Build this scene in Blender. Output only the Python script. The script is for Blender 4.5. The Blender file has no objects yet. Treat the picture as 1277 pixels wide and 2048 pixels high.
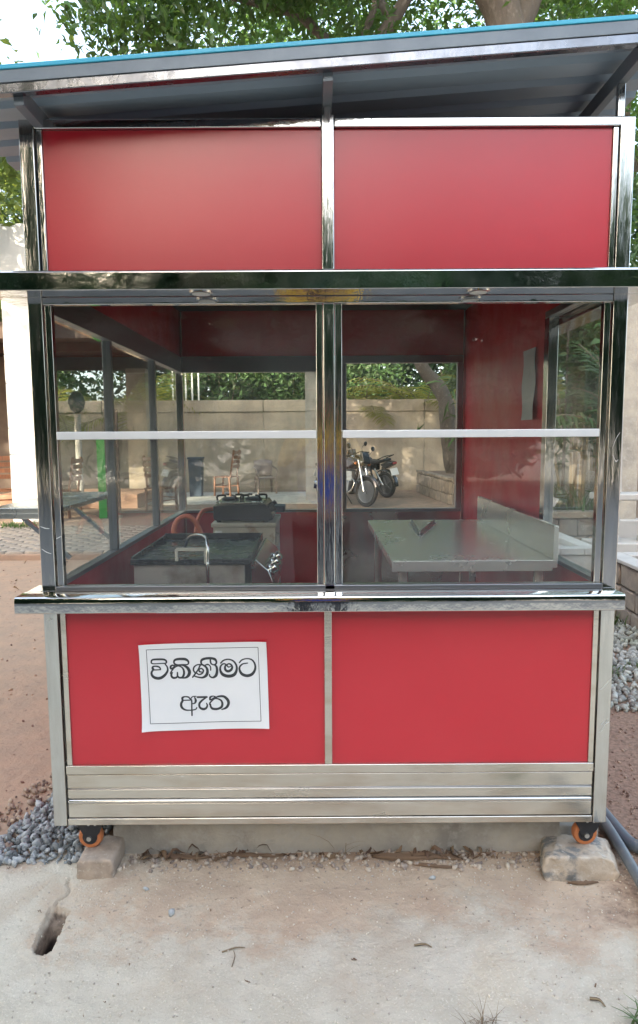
import bpy, math, random
import numpy as np
from mathutils import Matrix, Vector
random.seed(7)
RNG = np.random.default_rng(7)
SC = bpy.context.scene
COL = SC.collection

# ------------------------------------------------------------------ camera
cam = bpy.data.cameras.new('camera')
cam.sensor_fit = 'VERTICAL'
cam.sensor_height = 36.0
cam.lens = 36.0 * 1385.5 / 2048
cam.clip_start = 0.02
cam.clip_end = 900
camo = bpy.data.objects.new('camera', cam)
COL.objects.link(camo)
yaw, pitch, roll = 0.00099, 0.11206, -0.005946
fw = Vector((math.sin(yaw) * math.cos(pitch), math.cos(yaw) * math.cos(pitch), -math.sin(pitch)))
r0 = Vector((math.cos(yaw), -math.sin(yaw), 0))
u0 = r0.cross(fw)
rt = r0 * math.cos(roll) + u0 * math.sin(roll)
up = rt.cross(fw)
CAM = Vector((0.8821, -2.1665, 1.4498))
M = Matrix((rt, up, -fw)).transposed().to_4x4()
M.translation = CAM
camo.matrix_world = M
SC.camera = camo

# ------------------------------------------------------------------ sky, sun, exposure
SUN_EL, SUN_AZ = math.radians(25), math.radians(216)
w = bpy.data.worlds.new('World')
SC.world = w
w.use_nodes = True
nt = w.node_tree
bg = nt.nodes['Background']
sky = nt.nodes.new('ShaderNodeTexSky')
sky.sky_type = 'NISHITA'
sky.sun_disc = False
sky.sun_elevation = SUN_EL
sky.sun_rotation = SUN_AZ
sky.air_density = 1.0
sky.dust_density = 5.0
sky.ozone_density = 0.5
hz = nt.nodes.new('ShaderNodeMix')          # even white haze over the whole sky
hz.data_type = 'RGBA'
hz.blend_type = 'ADD'
hz.inputs[0].default_value = 1.0
hz.inputs[7].default_value = (1.22, 1.36, 1.44, 1)
nt.links.new(sky.outputs[0], hz.inputs[6])
nt.links.new(hz.outputs[2], bg.inputs[0])
bg.inputs[1].default_value = 0.15
SDIR = Vector((math.sin(SUN_AZ) * math.cos(SUN_EL), math.cos(SUN_AZ) * math.cos(SUN_EL), math.sin(SUN_EL)))
sl = bpy.data.lights.new('sun', 'SUN')
sl.energy = 3.0
sl.angle = math.radians(0.55)
sl.color = (1.0, 0.86, 0.66)
so = bpy.data.objects.new('sun', sl)
so.rotation_euler = SDIR.to_track_quat('Z', 'Y').to_euler()
so.location = (-8, -10, 12)
COL.objects.link(so)
SC.view_settings.view_transform = 'Standard'
SC.view_settings.look = 'None'
SC.view_settings.gamma = 1
SC.view_settings.use_curve_mapping = False
SC.view_settings.exposure = 2.15
SC.cycles.max_bounces = 14
SC.cycles.transparent_max_bounces = 24
SC.cycles.glossy_bounces = 6
SC.cycles.caustics_reflective = False
SC.cycles.caustics_refractive = False
SC.cycles.sample_clamp_indirect = 6
SC.cycles.use_denoising = True

# ------------------------------------------------------------------ material helpers
def mat(name, col, rough=0.6, metal=0.0, spec=0.5, var=None, var2=None, bump=None, bump2=None, rvar=None, coat=0.0, trans=None, island=0.0, stretch=None):
    """var=(scale, colour2, lo, hi) blotches; bump=(scale, strength, distance); island = random value per separate piece"""
    m = bpy.data.materials.new(name)
    m.use_nodes = True
    t = m.node_tree
    N, L = t.nodes, t.links
    b = N['Principled BSDF']
    b.inputs['Base Color'].default_value = (*col, 1)
    b.inputs['Roughness'].default_value = rough
    b.inputs['Metallic'].default_value = metal
    b.inputs['Specular IOR Level'].default_value = spec
    b.inputs['Coat Weight'].default_value = coat
    b.inputs['Coat Roughness'].default_value = 0.22
    tc = N.new('ShaderNodeTexCoord')
    vec = tc.outputs['Object']
    if stretch:
        mp = N.new('ShaderNodeMapping')
        mp.inputs['Scale'].default_value = stretch
        L.new(vec, mp.inputs[0])
        vec = mp.outputs[0]
    def noise(scale, detail=6, rgh=0.6):
        n = N.new('ShaderNodeTexNoise')
        n.inputs['Scale'].default_value = scale
        n.inputs['Detail'].default_value = detail
        n.inputs['Roughness'].default_value = rgh
        L.new(vec, n.inputs['Vector'])
        return n.outputs['Fac']
    def remap(x, lo, hi, a=0.0, c=1.0):
        r = N.new('ShaderNodeMapRange')
        r.inputs[1].default_value = lo
        r.inputs[2].default_value = hi
        r.inputs[3].default_value = a
        r.inputs[4].default_value = c
        r.clamp = True
        L.new(x, r.inputs[0])
        return r.outputs[0]
    cur = None
    for v in (var, var2):
        if v:
            fac = remap(noise(v[0]), v[2], v[3])
            mx = N.new('ShaderNodeMix')
            mx.data_type = 'RGBA'
            L.new(fac, mx.inputs[0])
            if cur is None:
                mx.inputs[6].default_value = (*col, 1)
            else:
                L.new(cur, mx.inputs[6])
            mx.inputs[7].default_value = (*v[1], 1)
            cur = mx.outputs[2]
    if island:
        gi = N.new('ShaderNodeNewGeometry')
        hs = N.new('ShaderNodeHueSaturation')
        if cur is None:
            hs.inputs['Color'].default_value = (*col, 1)
        else:
            L.new(cur, hs.inputs['Color'])
        L.new(remap(gi.outputs['Random Per Island'], 0, 1, 1 - island, 1 + island), hs.inputs['Value'])
        L.new(remap(gi.outputs['Random Per Island'], 0, 1, 0.5 - island * 0.035, 0.5 + island * 0.035), hs.inputs['Hue'])
        cur = hs.outputs[0]
    if cur is not None:
        L.new(cur, b.inputs['Base Color'])
    if rvar:
        L.new(remap(noise(rvar[0]), rvar[3], rvar[4], rvar[1], rvar[2]), b.inputs['Roughness'])
    prev = None
    for bp in (bump, bump2):
        if bp:
            bn = N.new('ShaderNodeBump')
            bn.inputs['Strength'].default_value = bp[1]
            bn.inputs['Distance'].default_value = bp[2]
            L.new(noise(bp[0], 5), bn.inputs['Height'])
            if prev:
                L.new(prev, bn.inputs['Normal'])
            prev = bn.outputs[0]
    if prev:
        L.new(prev, b.inputs['Normal'])
    if trans:
        tr = N.new('ShaderNodeBsdfTranslucent')
        tr.inputs[0].default_value = (*trans[0], 1)
        ms = N.new('ShaderNodeMixShader')
        ms.inputs[0].default_value = trans[1]
        L.new(b.outputs[0], ms.inputs[1])
        L.new(tr.outputs[0], ms.inputs[2])
        L.new(ms.outputs[0], N['Material Output'].inputs[0])
    return m

def glass_mat(name, tint, dust, dcol=(0.55, 0.56, 0.53), refl=1.0):
    """window pane: clear, mirror-like by angle, with a film of dust and wiped smears"""
    m = bpy.data.materials.new(name)
    m.use_nodes = True
    t = m.node_tree
    N, L = t.nodes, t.links
    N.remove(N['Principled BSDF'])
    out = N['Material Output']
    tr = N.new('ShaderNodeBsdfTransparent')
    tr.inputs[0].default_value = (*tint, 1)
    gl = N.new('ShaderNodeBsdfGlossy')
    gl.inputs['Roughness'].default_value = 0.015
    gl.inputs['Color'].default_value = (1, 1, 1, 1)
    df = N.new('ShaderNodeBsdfDiffuse')
    df.inputs[0].default_value = (*dcol, 1)
    lw = N.new('ShaderNodeLayerWeight')
    lw.inputs[0].default_value = 0.5
    pw = N.new('ShaderNodeMath'); pw.operation = 'POWER'; pw.inputs[1].default_value = 5
    L.new(lw.outputs['Facing'], pw.inputs[0])
    ml = N.new('ShaderNodeMath'); ml.operation = 'MULTIPLY_ADD'
    ml.inputs[1].default_value = 0.93 * refl
    ml.inputs[2].default_value = 0.05 * refl
    L.new(pw.outputs[0], ml.inputs[0])
    mx = N.new('ShaderNodeMixShader')
    L.new(ml.outputs[0], mx.inputs[0]); L.new(tr.outputs[0], mx.inputs[1]); L.new(gl.outputs[0], mx.inputs[2])
    tc = N.new('ShaderNodeTexCoord')
    mp = N.new('ShaderNodeMapping')
    mp.inputs['Scale'].default_value = (1.6, 1.6, 5.0)
    mp.inputs['Rotation'].default_value = (0, 0.15, 0)
    L.new(tc.outputs['Object'], mp.inputs[0])
    nz = N.new('ShaderNodeTexNoise'); nz.inputs['Scale'].default_value = 1.6; nz.inputs['Detail'].default_value = 7; nz.inputs['Distortion'].default_value = 0.8
    L.new(mp.outputs[0], nz.inputs['Vector'])
    rp = N.new('ShaderNodeMapRange')
    rp.inputs[1].default_value = 0.42; rp.inputs[2].default_value = 0.78
    rp.inputs[3].default_value = dust * 0.5; rp.inputs[4].default_value = dust * 3.0
    L.new(nz.outputs['Fac'], rp.inputs[0])
    m2 = N.new('ShaderNodeMixShader')
    L.new(rp.outputs[0], m2.inputs[0]); L.new(mx.outputs[0], m2.inputs[1]); L.new(df.outputs[0], m2.inputs[2])
    L.new(m2.outputs[0], out.inputs[0])
    return m

# ------------------------------------------------------------------ mesh helpers
ORG = {}
def tag(o, label=None, cat=None, group=None, kind=None):
    if label: o['label'] = label
    if cat: o['category'] = cat
    if group: o['group'] = group
    if kind: o['kind'] = kind
    return o

def empty(name, loc, label, cat, group=None):
    o = bpy.data.objects.new(name, None)
    o.empty_display_size = 0.1
    COL.objects.link(o)
    o.location = loc
    ORG[o] = Vector(loc)
    return tag(o, label, cat, group)

class G:
    def __init__(s):
        s.v = []; s.f = []
    def add(s, vs, fs):
        n = len(s.v)
        s.v += [tuple(p) for p in vs]
        s.f += [tuple(i + n for i in f) for f in fs]
        return s
    def box(s, x0, x1, y0, y1, z0, z1):
        return s.add([(x0, y0, z0), (x1, y0, z0), (x1, y1, z0), (x0, y1, z0), (x0, y0, z1), (x1, y0, z1), (x1, y1, z1), (x0, y1, z1)],
                     [(0, 3, 2, 1), (4, 5, 6, 7), (0, 1, 5, 4), (1, 2, 6, 5), (2, 3, 7, 6), (3, 0, 4, 7)])
    def obox(s, c, ax, ay, az):
        """box with centre and three half-axis vectors"""
        c, ax, ay, az = map(Vector, (c, ax, ay, az))
        vs = [c + sx * ax + sy * ay + sz * az for sz in (-1, 1) for sx, sy in ((-1, -1), (1, -1), (1, 1), (-1, 1))]
        return s.add(vs, [(0, 3, 2, 1), (4, 5, 6, 7), (0, 1, 5, 4), (1, 2, 6, 5), (2, 3, 7, 6), (3, 0, 4, 7)])
    def bar(s, a, b, w, h=None, upv=(0, 0, 1)):
        a, b = Vector(a), Vector(b)
        h = h or w
        d = (b - a)
        x = d.cross(Vector(upv))
        if x.length < 1e-5: x = d.cross(Vector((0, 1, 0)))
        x.normalize()
        y = x.cross(d).normalized()
        return s.obox((a + b) / 2, x * w / 2, d / 2, y * h / 2)
    def tube(s, pts, r, n=10, caps=True):
        pts = [Vector(p) for p in pts]
        rs = r if isinstance(r, (list, tuple)) else [r] * len(pts)
        base = len(s.v)
        ref = None
        for i, p in enumerate(pts):
            d = (pts[min(i + 1, len(pts) - 1)] - pts[max(i - 1, 0)]).normalized()
            if ref is None:
                ref = d.orthogonal().normalized()
            ref = (ref - d * ref.dot(d))
            if ref.length < 1e-6: ref = d.orthogonal()
            ref.normalize()
            q = d.cross(ref)
            for k in range(n):
                a = 2 * math.pi * k / n
                s.v.append(tuple(p + (ref * math.cos(a) + q * math.sin(a)) * rs[i]))
        for i in range(len(pts) - 1):
            for k in range(n):
                a, b = base + i * n + k, base + i * n + (k + 1) % n
                s.f.append((a, b, b + n, a + n))
        if caps:
            s.f.append(tuple(base + k for k in reversed(range(n))))
            e = base + (len(pts) - 1) * n
            s.f.append(tuple(e + k for k in range(n)))
        return s
    def lathe(s, prof, c, axis=(0, 0, 1), n=20):
        """profile = [(radius, height)...] turned about an axis through c"""
        ax = Vector(axis).normalized()
        u = ax.orthogonal().normalized()
        q = ax.cross(u)
        c = Vector(c)
        base = len(s.v)
        for r, h in prof:
            for k in range(n):
                a = 2 * math.pi * k / n
                s.v.append(tuple(c + ax * h + (u * math.cos(a) + q * math.sin(a)) * r))
        for i in range(len(prof) - 1):
            for k in range(n):
                a, b = base + i * n + k, base + i * n + (k + 1) % n
                s.f.append((a, b, b + n, a + n))
        s.f.append(tuple(base + k for k in reversed(range(n))))
        e = base + (len(prof) - 1) * n
        s.f.append(tuple(e + k for k in range(n)))
        return s
    def prism(s, poly, y0, y1, axis='y'):
        """extrude a polygon given in the other two axes"""
        n = len(poly)
        def P(p, t):
            return {'y': (p[0], t, p[1]), 'x': (t, p[0], p[1]), 'z': (p[0], p[1], t)}[axis]
        vs = [P(p, y0) for p in poly] + [P(p, y1) for p in poly]
        fs = [tuple(range(n)), tuple(reversed(range(n, 2 * n)))]
        fs += [(i, i + n, (i + 1) % n + n, (i + 1) % n) for i in range(n)]
        return s.add(vs, fs)
    def shear(s, fn):
        s.v = [fn(p) for p in s.v]
        return s
    def build(s, name, m, parent=None, smooth=False, bevel=0, seg=2, org=None, label=None, cat=None, group=None, kind=None, fixn=True):
        o3 = ORG[parent] if parent is not None else Vector(org or (0, 0, 0))
        me = bpy.data.meshes.new(name)
        me.from_pydata([(p[0] - o3.x, p[1] - o3.y, p[2] - o3.z) for p in s.v], [], s.f)
        me.update()
        return link(name, me, m, parent, o3, smooth, bevel, seg, label, cat, group, kind, fixn)

def link(name, me, m, parent=None, o3=Vector((0, 0, 0)), smooth=False, bevel=0, seg=2, label=None, cat=None, group=None, kind=None, fixn=False):
    if fixn:
        import bmesh
        bm = bmesh.new(); bm.from_mesh(me)
        bmesh.ops.recalc_face_normals(bm, faces=bm.faces)
        bm.to_mesh(me); bm.free()
    o = bpy.data.objects.new(name, me)
    me.materials.append(m)
    COL.objects.link(o)
    if parent is not None:
        o.parent = parent
    else:
        o.location = o3
    ORG[o] = Vector(o3)
    if smooth:
        me.polygons.foreach_set('use_smooth', [True] * len(me.polygons))
        try: me.set_sharp_from_angle(angle=math.radians(40))
        except Exception: pass
    if bevel:
        md = o.modifiers.new('bevel', 'BEVEL')
        md.width = bevel; md.segments = seg; md.limit_method = 'ANGLE'; md.angle_limit = math.radians(35)
        md.harden_normals = True
        me.polygons.foreach_set('use_smooth', [True] * len(me.polygons))
    return tag(o, label, cat, group, kind)

def nmesh(name, V, F):
    """mesh from numpy arrays, F of shape (n, k)"""
    me = bpy.data.meshes.new(name)
    V = np.asarray(V, dtype=np.float32); F = np.asarray(F, dtype=np.int32)
    me.vertices.add(len(V)); me.vertices.foreach_set('co', V.ravel())
    k = F.shape[1]
    me.loops.add(F.size); me.loops.foreach_set('vertex_index', F.ravel())
    me.polygons.add(len(F)); me.polygons.foreach_set('loop_start', np.arange(0, F.size, k, dtype=np.int32))
    me.polygons.foreach_set('loop_total', np.full(len(F), k, dtype=np.int32))
    me.update(calc_edges=True)
    return me

def copy_tree(o, loc, rz=None, label=None, scale=None):
    def cp(x, par):
        c = x.copy()
        COL.objects.link(c)
        c.parent = par
        for ch in list(x.children): cp(ch, c)
        return c
    kids = o
    c = cp(kids, None)
    c.location = loc
    ORG[c] = Vector(loc)
    if rz is not None: c.rotation_euler = (0, 0, rz)
    if scale: c.scale = (scale,) * 3
    if label: c['label'] = label
    return c

def catmull(pts, n=6):
    P = [np.array(p, float) for p in pts]
    P = [2 * P[0] - P[1]] + P + [2 * P[-1] - P[-2]]
    out = []
    for i in range(1, len(P) - 2):
        for k in range(n):
            t = k / n
            a, b, c, d = P[i - 1], P[i], P[i + 1], P[i + 2]
            out.append(0.5 * (2 * b + (c - a) * t + (2 * a - 5 * b + 4 * c - d) * t * t + (3 * b - a - 3 * c + d) * t ** 3))
    out.append(P[-2])
    return out

# smooth lattice noise for heights
_perm = RNG.random((64, 64))
def vnoise(x, y):
    xi = np.floor(x).astype(int); yi = np.floor(y).astype(int)
    fx = x - xi; fy = y - yi
    fx = fx * fx * (3 - 2 * fx); fy = fy * fy * (3 - 2 * fy)
    g = lambda i, j: _perm[i % 64, j % 64]
    return (g(xi, yi) * (1 - fx) + g(xi + 1, yi) * fx) * (1 - fy) + (g(xi, yi + 1) * (1 - fx) + g(xi + 1, yi + 1) * fx) * fy
def fbm(x, y, o=4):
    s = 0; a = 0.5
    for k in range(o):
        s = s + a * (vnoise(x * 2 ** k + 17.3 * k, y * 2 ** k + 5.1 * k) - 0.5); a *= 0.5
    return s

# ------------------------------------------------------------------ foliage helpers
def leaf_arrays(C, size, rng, up=0.4, fold=0.25, aspect=0.42, jitter=0.35, droop=0.0):
    """six-vertex leaves at centres C: returns V (n*6,3), F (n*4,3)"""
    n = len(C)
    d = rng.normal(size=(n, 3)); d[:, 2] = d[:, 2] * 0.6 - droop
    d /= np.linalg.norm(d, axis=1, keepdims=True)
    nr = rng.normal(size=(n, 3)); nr[:, 2] = np.abs(nr[:, 2]) + up
    sd = np.cross(d, nr); sd /= np.linalg.norm(sd, axis=1, keepdims=True) + 1e-9
    nn = np.cross(sd, d)
    L = (size * (1 + jitter * (rng.random(n) * 2 - 1)))[:, None]
    Wd = L * aspect
    base = C - d * L * 0.5
    V = np.empty((n, 6, 3))
    V[:, 0] = base
    V[:, 1] = base + d * L * 0.42 + sd * Wd * 0.5 + nn * L * fold * 0.3
    V[:, 2] = base + d * L * 0.42 - sd * Wd * 0.5 + nn * L * fold * 0.3
    V[:, 3] = base + d * L * 0.45 + nn * 0.0
    V[:, 4] = base + d * L * 0.8 + sd * Wd * 0.26 + nn * L * 0.02
    V[:, 5] = base + d * L * 1.0 - nn * L * 0.12
    F0 = np.array([[0, 1, 3], [0, 3, 2], [1, 4, 3], [3, 4, 5], [3, 5, 2]])
    F = (np.arange(n)[:, None, None] * 6 + F0[None]).reshape(-1, 3)
    return V.reshape(-1, 3), F

def clump_points(n, centre, radii, rng, clumps=40, spread=0.16, shell=0.55):
    """points gathered in clumps inside an ellipsoid, so gaps stay between"""
    c = rng.normal(size=(clumps, 3)); c /= np.linalg.norm(c, axis=1, keepdims=True)
    c *= (shell + (1 - shell) * rng.random((clumps, 1))) ** 0.7
    idx = rng.integers(0, clumps, n)
    p = c[idx] + rng.normal(size=(n, 3)) * spread * (0.6 + 0.8 * rng.random((clumps, 1)))[idx]
    return np.array(centre) + p * np.array(radii)

# ------------------------------------------------------------------ materials
STEEL = mat('polished_steel', (0.68, 0.68, 0.66), 0.07, 1.0, var=(3, (0.62, 0.62, 0.60), 0.4, 0.7), bump=(5, 0.10, 0.02), rvar=(14, 0.04, 0.12, 0.35, 0.7))
STEELV = mat('drawn_steel_tube', (0.66, 0.66, 0.64), 0.1, 1.0, bump=(3, 0.12, 0.02), var=(5, (0.56, 0.555, 0.53), 0.45, 0.7), rvar=(30, 0.05, 0.20, 0.35, 0.7), stretch=(6, 6, 0.6))
STEELD = mat('dusty_steel', (0.72, 0.68, 0.61), 0.2, 0.95, var=(6, (0.58, 0.51, 0.42), 0.48, 0.74), bump=(14, 0.10, 0.006), rvar=(7, 0.10, 0.30, 0.35, 0.7), stretch=(0.7, 1, 3))
STEELT = mat('brushed_table_steel', (0.70, 0.70, 0.66), 0.22, 1.0, rvar=(5, 0.14, 0.34, 0.35, 0.7), bump=(9, 0.04, 0.01))
DARKST = mat('dark_steel', (0.30, 0.31, 0.33), 0.3, 0.9)
RED = mat('red_panel', (0.52, 0.018, 0.033), 0.30, 0, 0.6, var=(2.2, (0.54, 0.024, 0.039), 0.4, 0.7), var2=(260, (0.60, 0.16, 0.16), 0.72, 0.84), bump=(1.9, 0.05, 0.02), rvar=(1.5, 0.29, 0.34, 0.35, 0.65), coat=0.3)
REDIN = mat('red_inner_panel', (0.47, 0.022, 0.035), 0.40, 0, 0.4, var=(4, (0.40, 0.03, 0.04), 0.4, 0.7), rvar=(6, 0.30, 0.5, 0.35, 0.65))
BLACK = mat('black_rubber', (0.02, 0.021, 0.023), 0.55)
CEIL = mat('dark_ceiling_sheet', (0.035, 0.042, 0.055), 0.5)
GLASS = glass_mat('clear_glass', (0.975, 0.99, 0.985), 0.016)
GLASSD = glass_mat('dusty_glass', (0.96, 0.98, 0.97), 0.024)
ROOFB = mat('blue_roof_paint', (0.05, 0.42, 0.60), 0.4, 0.0, var=(8, (0.10, 0.46, 0.62), 0.45, 0.7))
ROOFG = mat('grey_roof_underside', (0.32, 0.40, 0.48), 0.34, 0.0, var=(3, (0.25, 0.32, 0.39), 0.4, 0.7), stretch=(0.5, 3, 1))
ROOFF = mat('grey_flashing', (0.20, 0.235, 0.265), 0.45, 0.2, var=(10, (0.16, 0.19, 0.22), 0.4, 0.7))
TUBE = mat('dull_steel_tube', (0.27, 0.28, 0.30), 0.3, 1.0, var=(2.5, (0.20, 0.21, 0.23), 0.40, 0.60), rvar=(9, .10, .40, .35, .7), bump=(7, .15, .02))
ALU = mat('anodised_aluminium', (0.80, 0.81, 0.81), 0.42, 0.55)
LAMP = mat('downlight_lens', (0.75, 0.75, 0.72), 0.35)
ORANGE = mat('orange_polyurethane', (0.50, 0.17, 0.06), 0.5, var=(40, (0.45, 0.16, 0.07), 0.45, 0.75))
CASTER = mat('caster_black_steel', (0.035, 0.037, 0.042), 0.42, 0.4, var=(50, (0.10, 0.09, 0.08), 0.55, 0.8))
BOLT = mat('zinc_bolt', (0.6, 0.6, 0.58), 0.3, 1.0)
PAPER = mat('white_paper', (0.80, 0.81, 0.82), 0.7, bump=(7, 0.12, 0.01), var=(4, (0.76, 0.78, 0.80), 0.45, 0.7))
INK = mat('black_ink', (0.035, 0.04, 0.045), 0.6)
CONC = mat('grey_concrete', (0.42, 0.385, 0.32), 0.85, var=(4, (0.24, 0.225, 0.20), 0.4, 0.7), var2=(30, (0.40, 0.38, 0.34), 0.5, 0.75), bump=(60, 0.5, 0.006), bump2=(9, 0.4, 0.02))
CONCP = mat('pale_concrete', (0.46, 0.45, 0.42), 0.8, var=(3, (0.34, 0.33, 0.31), 0.42, 0.7), bump=(50, 0.3, 0.004))
BLOCK = mat('tan_cement_block', (0.42, 0.335, 0.26), 0.9, var=(22, (0.29, 0.24, 0.195), 0.42, 0.66), var2=(70, (0.50, 0.43, 0.35), 0.56, 0.7), bump=(120, 0.5, 0.003), bump2=(18, 0.3, 0.008))
ROCK = mat('granite_rock', (0.20, 0.20, 0.19), 0.85, var=(13, (0.48, 0.40, 0.31), 0.40, 0.50), var2=(40, (0.55, 0.50, 0.43), 0.56, 0.7), bump=(45, 0.7, 0.008))
STONE = mat('field_stone', (0.22, 0.19, 0.16), 0.9, var=(9, (0.33, 0.28, 0.22), 0.4, 0.7), bump=(40, 0.6, 0.01), island=0.2)
GRAVEL = mat('blue_grey_gravel', (0.20, 0.225, 0.23), 0.85, island=0.65, var=(60, (0.34, 0.34, 0.33), 0.4, 0.7), bump=(200, 0.3, 0.002))
GRIT = mat('tan_grit', (0.54, 0.48, 0.40), 0.9, island=0.35)
DRYLEAF = mat('dry_leaf', (0.17, 0.105, 0.065), 0.8, island=0.55, trans=((0.2, 0.12, 0.06), 0.15))
PIPE = mat('grey_pvc_pipe', (0.10, 0.125, 0.15), 0.38, var=(9, (0.16, 0.17, 0.17), 0.45, 0.7), var2=(30, (0.26, 0.23, 0.19), 0.6, 0.8))
WEED = mat('weed_green', (0.09, 0.15, 0.05), 0.6, island=0.5, trans=((0.14, 0.24, 0.05), 0.3))
STRAW = mat('dry_straw', (0.17, 0.12, 0.075), 0.8, island=0.5)
WHITE = mat('white_wall_paint', (0.80, 0.81, 0.80), 0.7, var=(1.5, (0.72, 0.73, 0.71), 0.45, 0.75), bump=(30, 0.15, 0.004))
WALLC = mat('stained_wall_plaster', (0.46, 0.39, 0.30), 0.9, var=(1.1, (0.27, 0.22, 0.175), 0.42, 0.66), var2=(5, (0.34, 0.30, 0.25), 0.5, 0.75), bump=(25, 0.3, 0.01), stretch=(1, 1, 0.6))
WOODC = mat('brown_wood', (0.21, 0.085, 0.04), 0.5, var=(12, (0.13, 0.06, 0.035), 0.4, 0.7), stretch=(3, 3, 1))
BEAM = mat('dark_timber', (0.085, 0.055, 0.042), 0.7, var=(6, (0.12, 0.075, 0.055), 0.4, 0.7))
PLAST = mat('grey_brown_plastic', (0.30, 0.23, 0.20), 0.5, var=(9, (0.22, 0.17, 0.15), 0.4, 0.7))
BARK = mat('grey_bark', (0.13, 0.11, 0.092), 0.95, var=(5, (0.11, 0.09, 0.075), 0.42, 0.68), var2=(22, (0.24, 0.21, 0.175), 0.55, 0.75), bump=(14, 0.8, 0.03), stretch=(1, 1, 0.5))
TWIG = mat('pale_bark', (0.24, 0.19, 0.14), 0.9, var=(8, (0.15, 0.12, 0.09), 0.4, 0.7))
LEAF = mat('shade_tree_leaf', (0.052, 0.105, 0.036), 0.42, island=0.6, trans=((0.17, 0.30, 0.05), 0.45))
LEAFD = mat('dense_tree_leaf', (0.045, 0.095, 0.048), 0.45, island=0.5, trans=((0.09, 0.17, 0.06), 0.3))
LEAFY = mat('sunlit_tree_leaf', (0.10, 0.15, 0.035), 0.5, island=0.45, trans=((0.22, 0.28, 0.05), 0.4))
PALM = mat('palm_leaflet', (0.17, 0.19, 0.04), 0.42, island=0.45, trans=((0.40, 0.38, 0.06), 0.45))
SHRUB = mat('shrub_leaf', (0.07, 0.13, 0.045), 0.5, island=0.55, trans=((0.12, 0.2, 0.04), 0.3))
CREAM = mat('stained_cream_paint', (0.52, 0.49, 0.40), 0.5, var=(9, (0.30, 0.20, 0.12), 0.60, 0.70), var2=(4, (0.44, 0.42, 0.35), 0.45, 0.7))
IRON = mat('black_griddle_iron', (0.03, 0.036, 0.042), 0.28, 0.6, var=(7, (0.10, 0.09, 0.08), 0.5, 0.75), rvar=(9, 0.15, 0.45, 0.35, 0.7))
ENAMEL = mat('black_enamel', (0.018, 0.022, 0.028), 0.25, coat=0.3)
SOOT = mat('sooty_steel', (0.50, 0.46, 0.40), 0.35, 0.5, var=(5, (0.16, 0.12, 0.095), 0.46, 0.68))
HOSE = mat('orange_rubber_hose', (0.55, 0.13, 0.06), 0.45)
GREENP = mat('bright_green_paint', (0.06, 0.42, 0.06), 0.5)
NAVY = mat('navy_plastic', (0.03, 0.05, 0.08), 0.5)
CHROME = mat('chrome', (0.55, 0.55, 0.54), 0.18, 1.0)
TABLE = mat('satin_table_steel', (0.78, 0.77, 0.71), 0.30, 0.72, var=(2, (0.72, 0.71, 0.66), 0.4, 0.7), rvar=(2, 0.24, 0.30, 0.35, 0.7))
BIKEB = mat('bike_black_paint', (0.015, 0.017, 0.02), 0.25, coat=0.6)
BIKES = mat('bike_silver_paint', (0.09, 0.08, 0.085), 0.25, 0.5, coat=0.5)
BIKEL = mat('bike_pale_blue_paint', (0.22, 0.30, 0.34), 0.3, coat=0.5)
PLATE = mat('number_plate_white', (0.78, 0.78, 0.74), 0.5)
TAPE = mat('grey_plastic_strip', (0.42, 0.46, 0.50), 0.35, var=(12, (0.36, 0.40, 0.45), 0.4, 0.7))
WIRE = mat('galvanised_wire', (0.55, 0.56, 0.56), 0.4, 0.8)
PAVER = mat('grey_paver', (0.33, 0.28, 0.23), 0.9, var=(9, (0.26, 0.21, 0.17), 0.4, 0.7), bump=(70, 0.4, 0.004), island=0.15)

# ------------------------------------------------------------------ ground
GZ = -0.015
HOLE = np.array([(.052, -.322), (.045, -.275), (.041, -.240), (.039, -.207), (.036, -.153), (.050, -.146), (.064, -.150), (.088, -.160), (.105, -.169), (.103, -.200), (.105, -.225), (.109, -.257), (.106, -.280), (.111, -.316), (.106, -.338), (.084, -.351), (.066, -.345)])
def inpoly(x, y, P):
    ins = np.zeros(x.shape, bool)
    j = len(P) - 1
    for i in range(len(P)):
        c = ((P[i, 1] > y) != (P[j, 1] > y)) & (x < (P[j, 0] - P[i, 0]) * (y - P[i, 1]) / (P[j, 1] - P[i, 1] + 1e-12) + P[i, 0])
        ins ^= c; j = i
    return ins
def ground_h(x, y):
    near = np.exp(-(np.maximum(np.abs(x - 0.9) - 1.6, 0) ** 2 + np.maximum(np.abs(y + 0.2) - 1.2, 0) ** 2) * 2)
    h = GZ + 0.010 * fbm(x * 2.2, y * 2.2) + near * (0.012 * fbm(x * 7, y * 7, 3) + 0.006 * fbm(x * 30, y * 30, 3))
    # loose soil heaped against the kerb and round the rock
    dirt = np.clip((y + 0.22) / 0.3, 0, 1) * np.clip((0.25 - y) / 0.1, 0, 1)
    h = h + near * dirt * (0.010 * np.clip(fbm(x * 9 + 3, y * 9, 4) + 0.25, 0, 1) + 0.002)
    # fine joint crack running up from the hole to the block
    cx = 0.060 + 0.012 * np.sin(y * 60)
    ck = np.exp(-((x - cx) / 0.0045) ** 2) * ((y > -0.16) & (y < -0.02))
    h = h - 0.012 * ck
    ins = inpoly(x, y, HOLE)
    t = np.clip((x - 0.040) / 0.016, 0, 1)
    s = np.clip((-y - 0.16) / 0.10, 0, 1)
    vd = np.clip((x - 0.052) / 0.007, 0, 1) * np.clip((-y - 0.19) / 0.05, 0, 1)
    h = np.where(ins, h - 0.012 - 0.035 * t * (0.5 + 0.5 * s) - 0.30 * vd + 0.012 * fbm(x * 40, y * 40, 3), h)
    return h
def axis(parts):
    out = []
    for a, b, st in parts: out += list(np.arange(a, b - 1e-9, st))
    return np.array(out + [parts[-1][1]])
far = [4, 6, 9, 14, 22, 40, 80, 160, 320]
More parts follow.
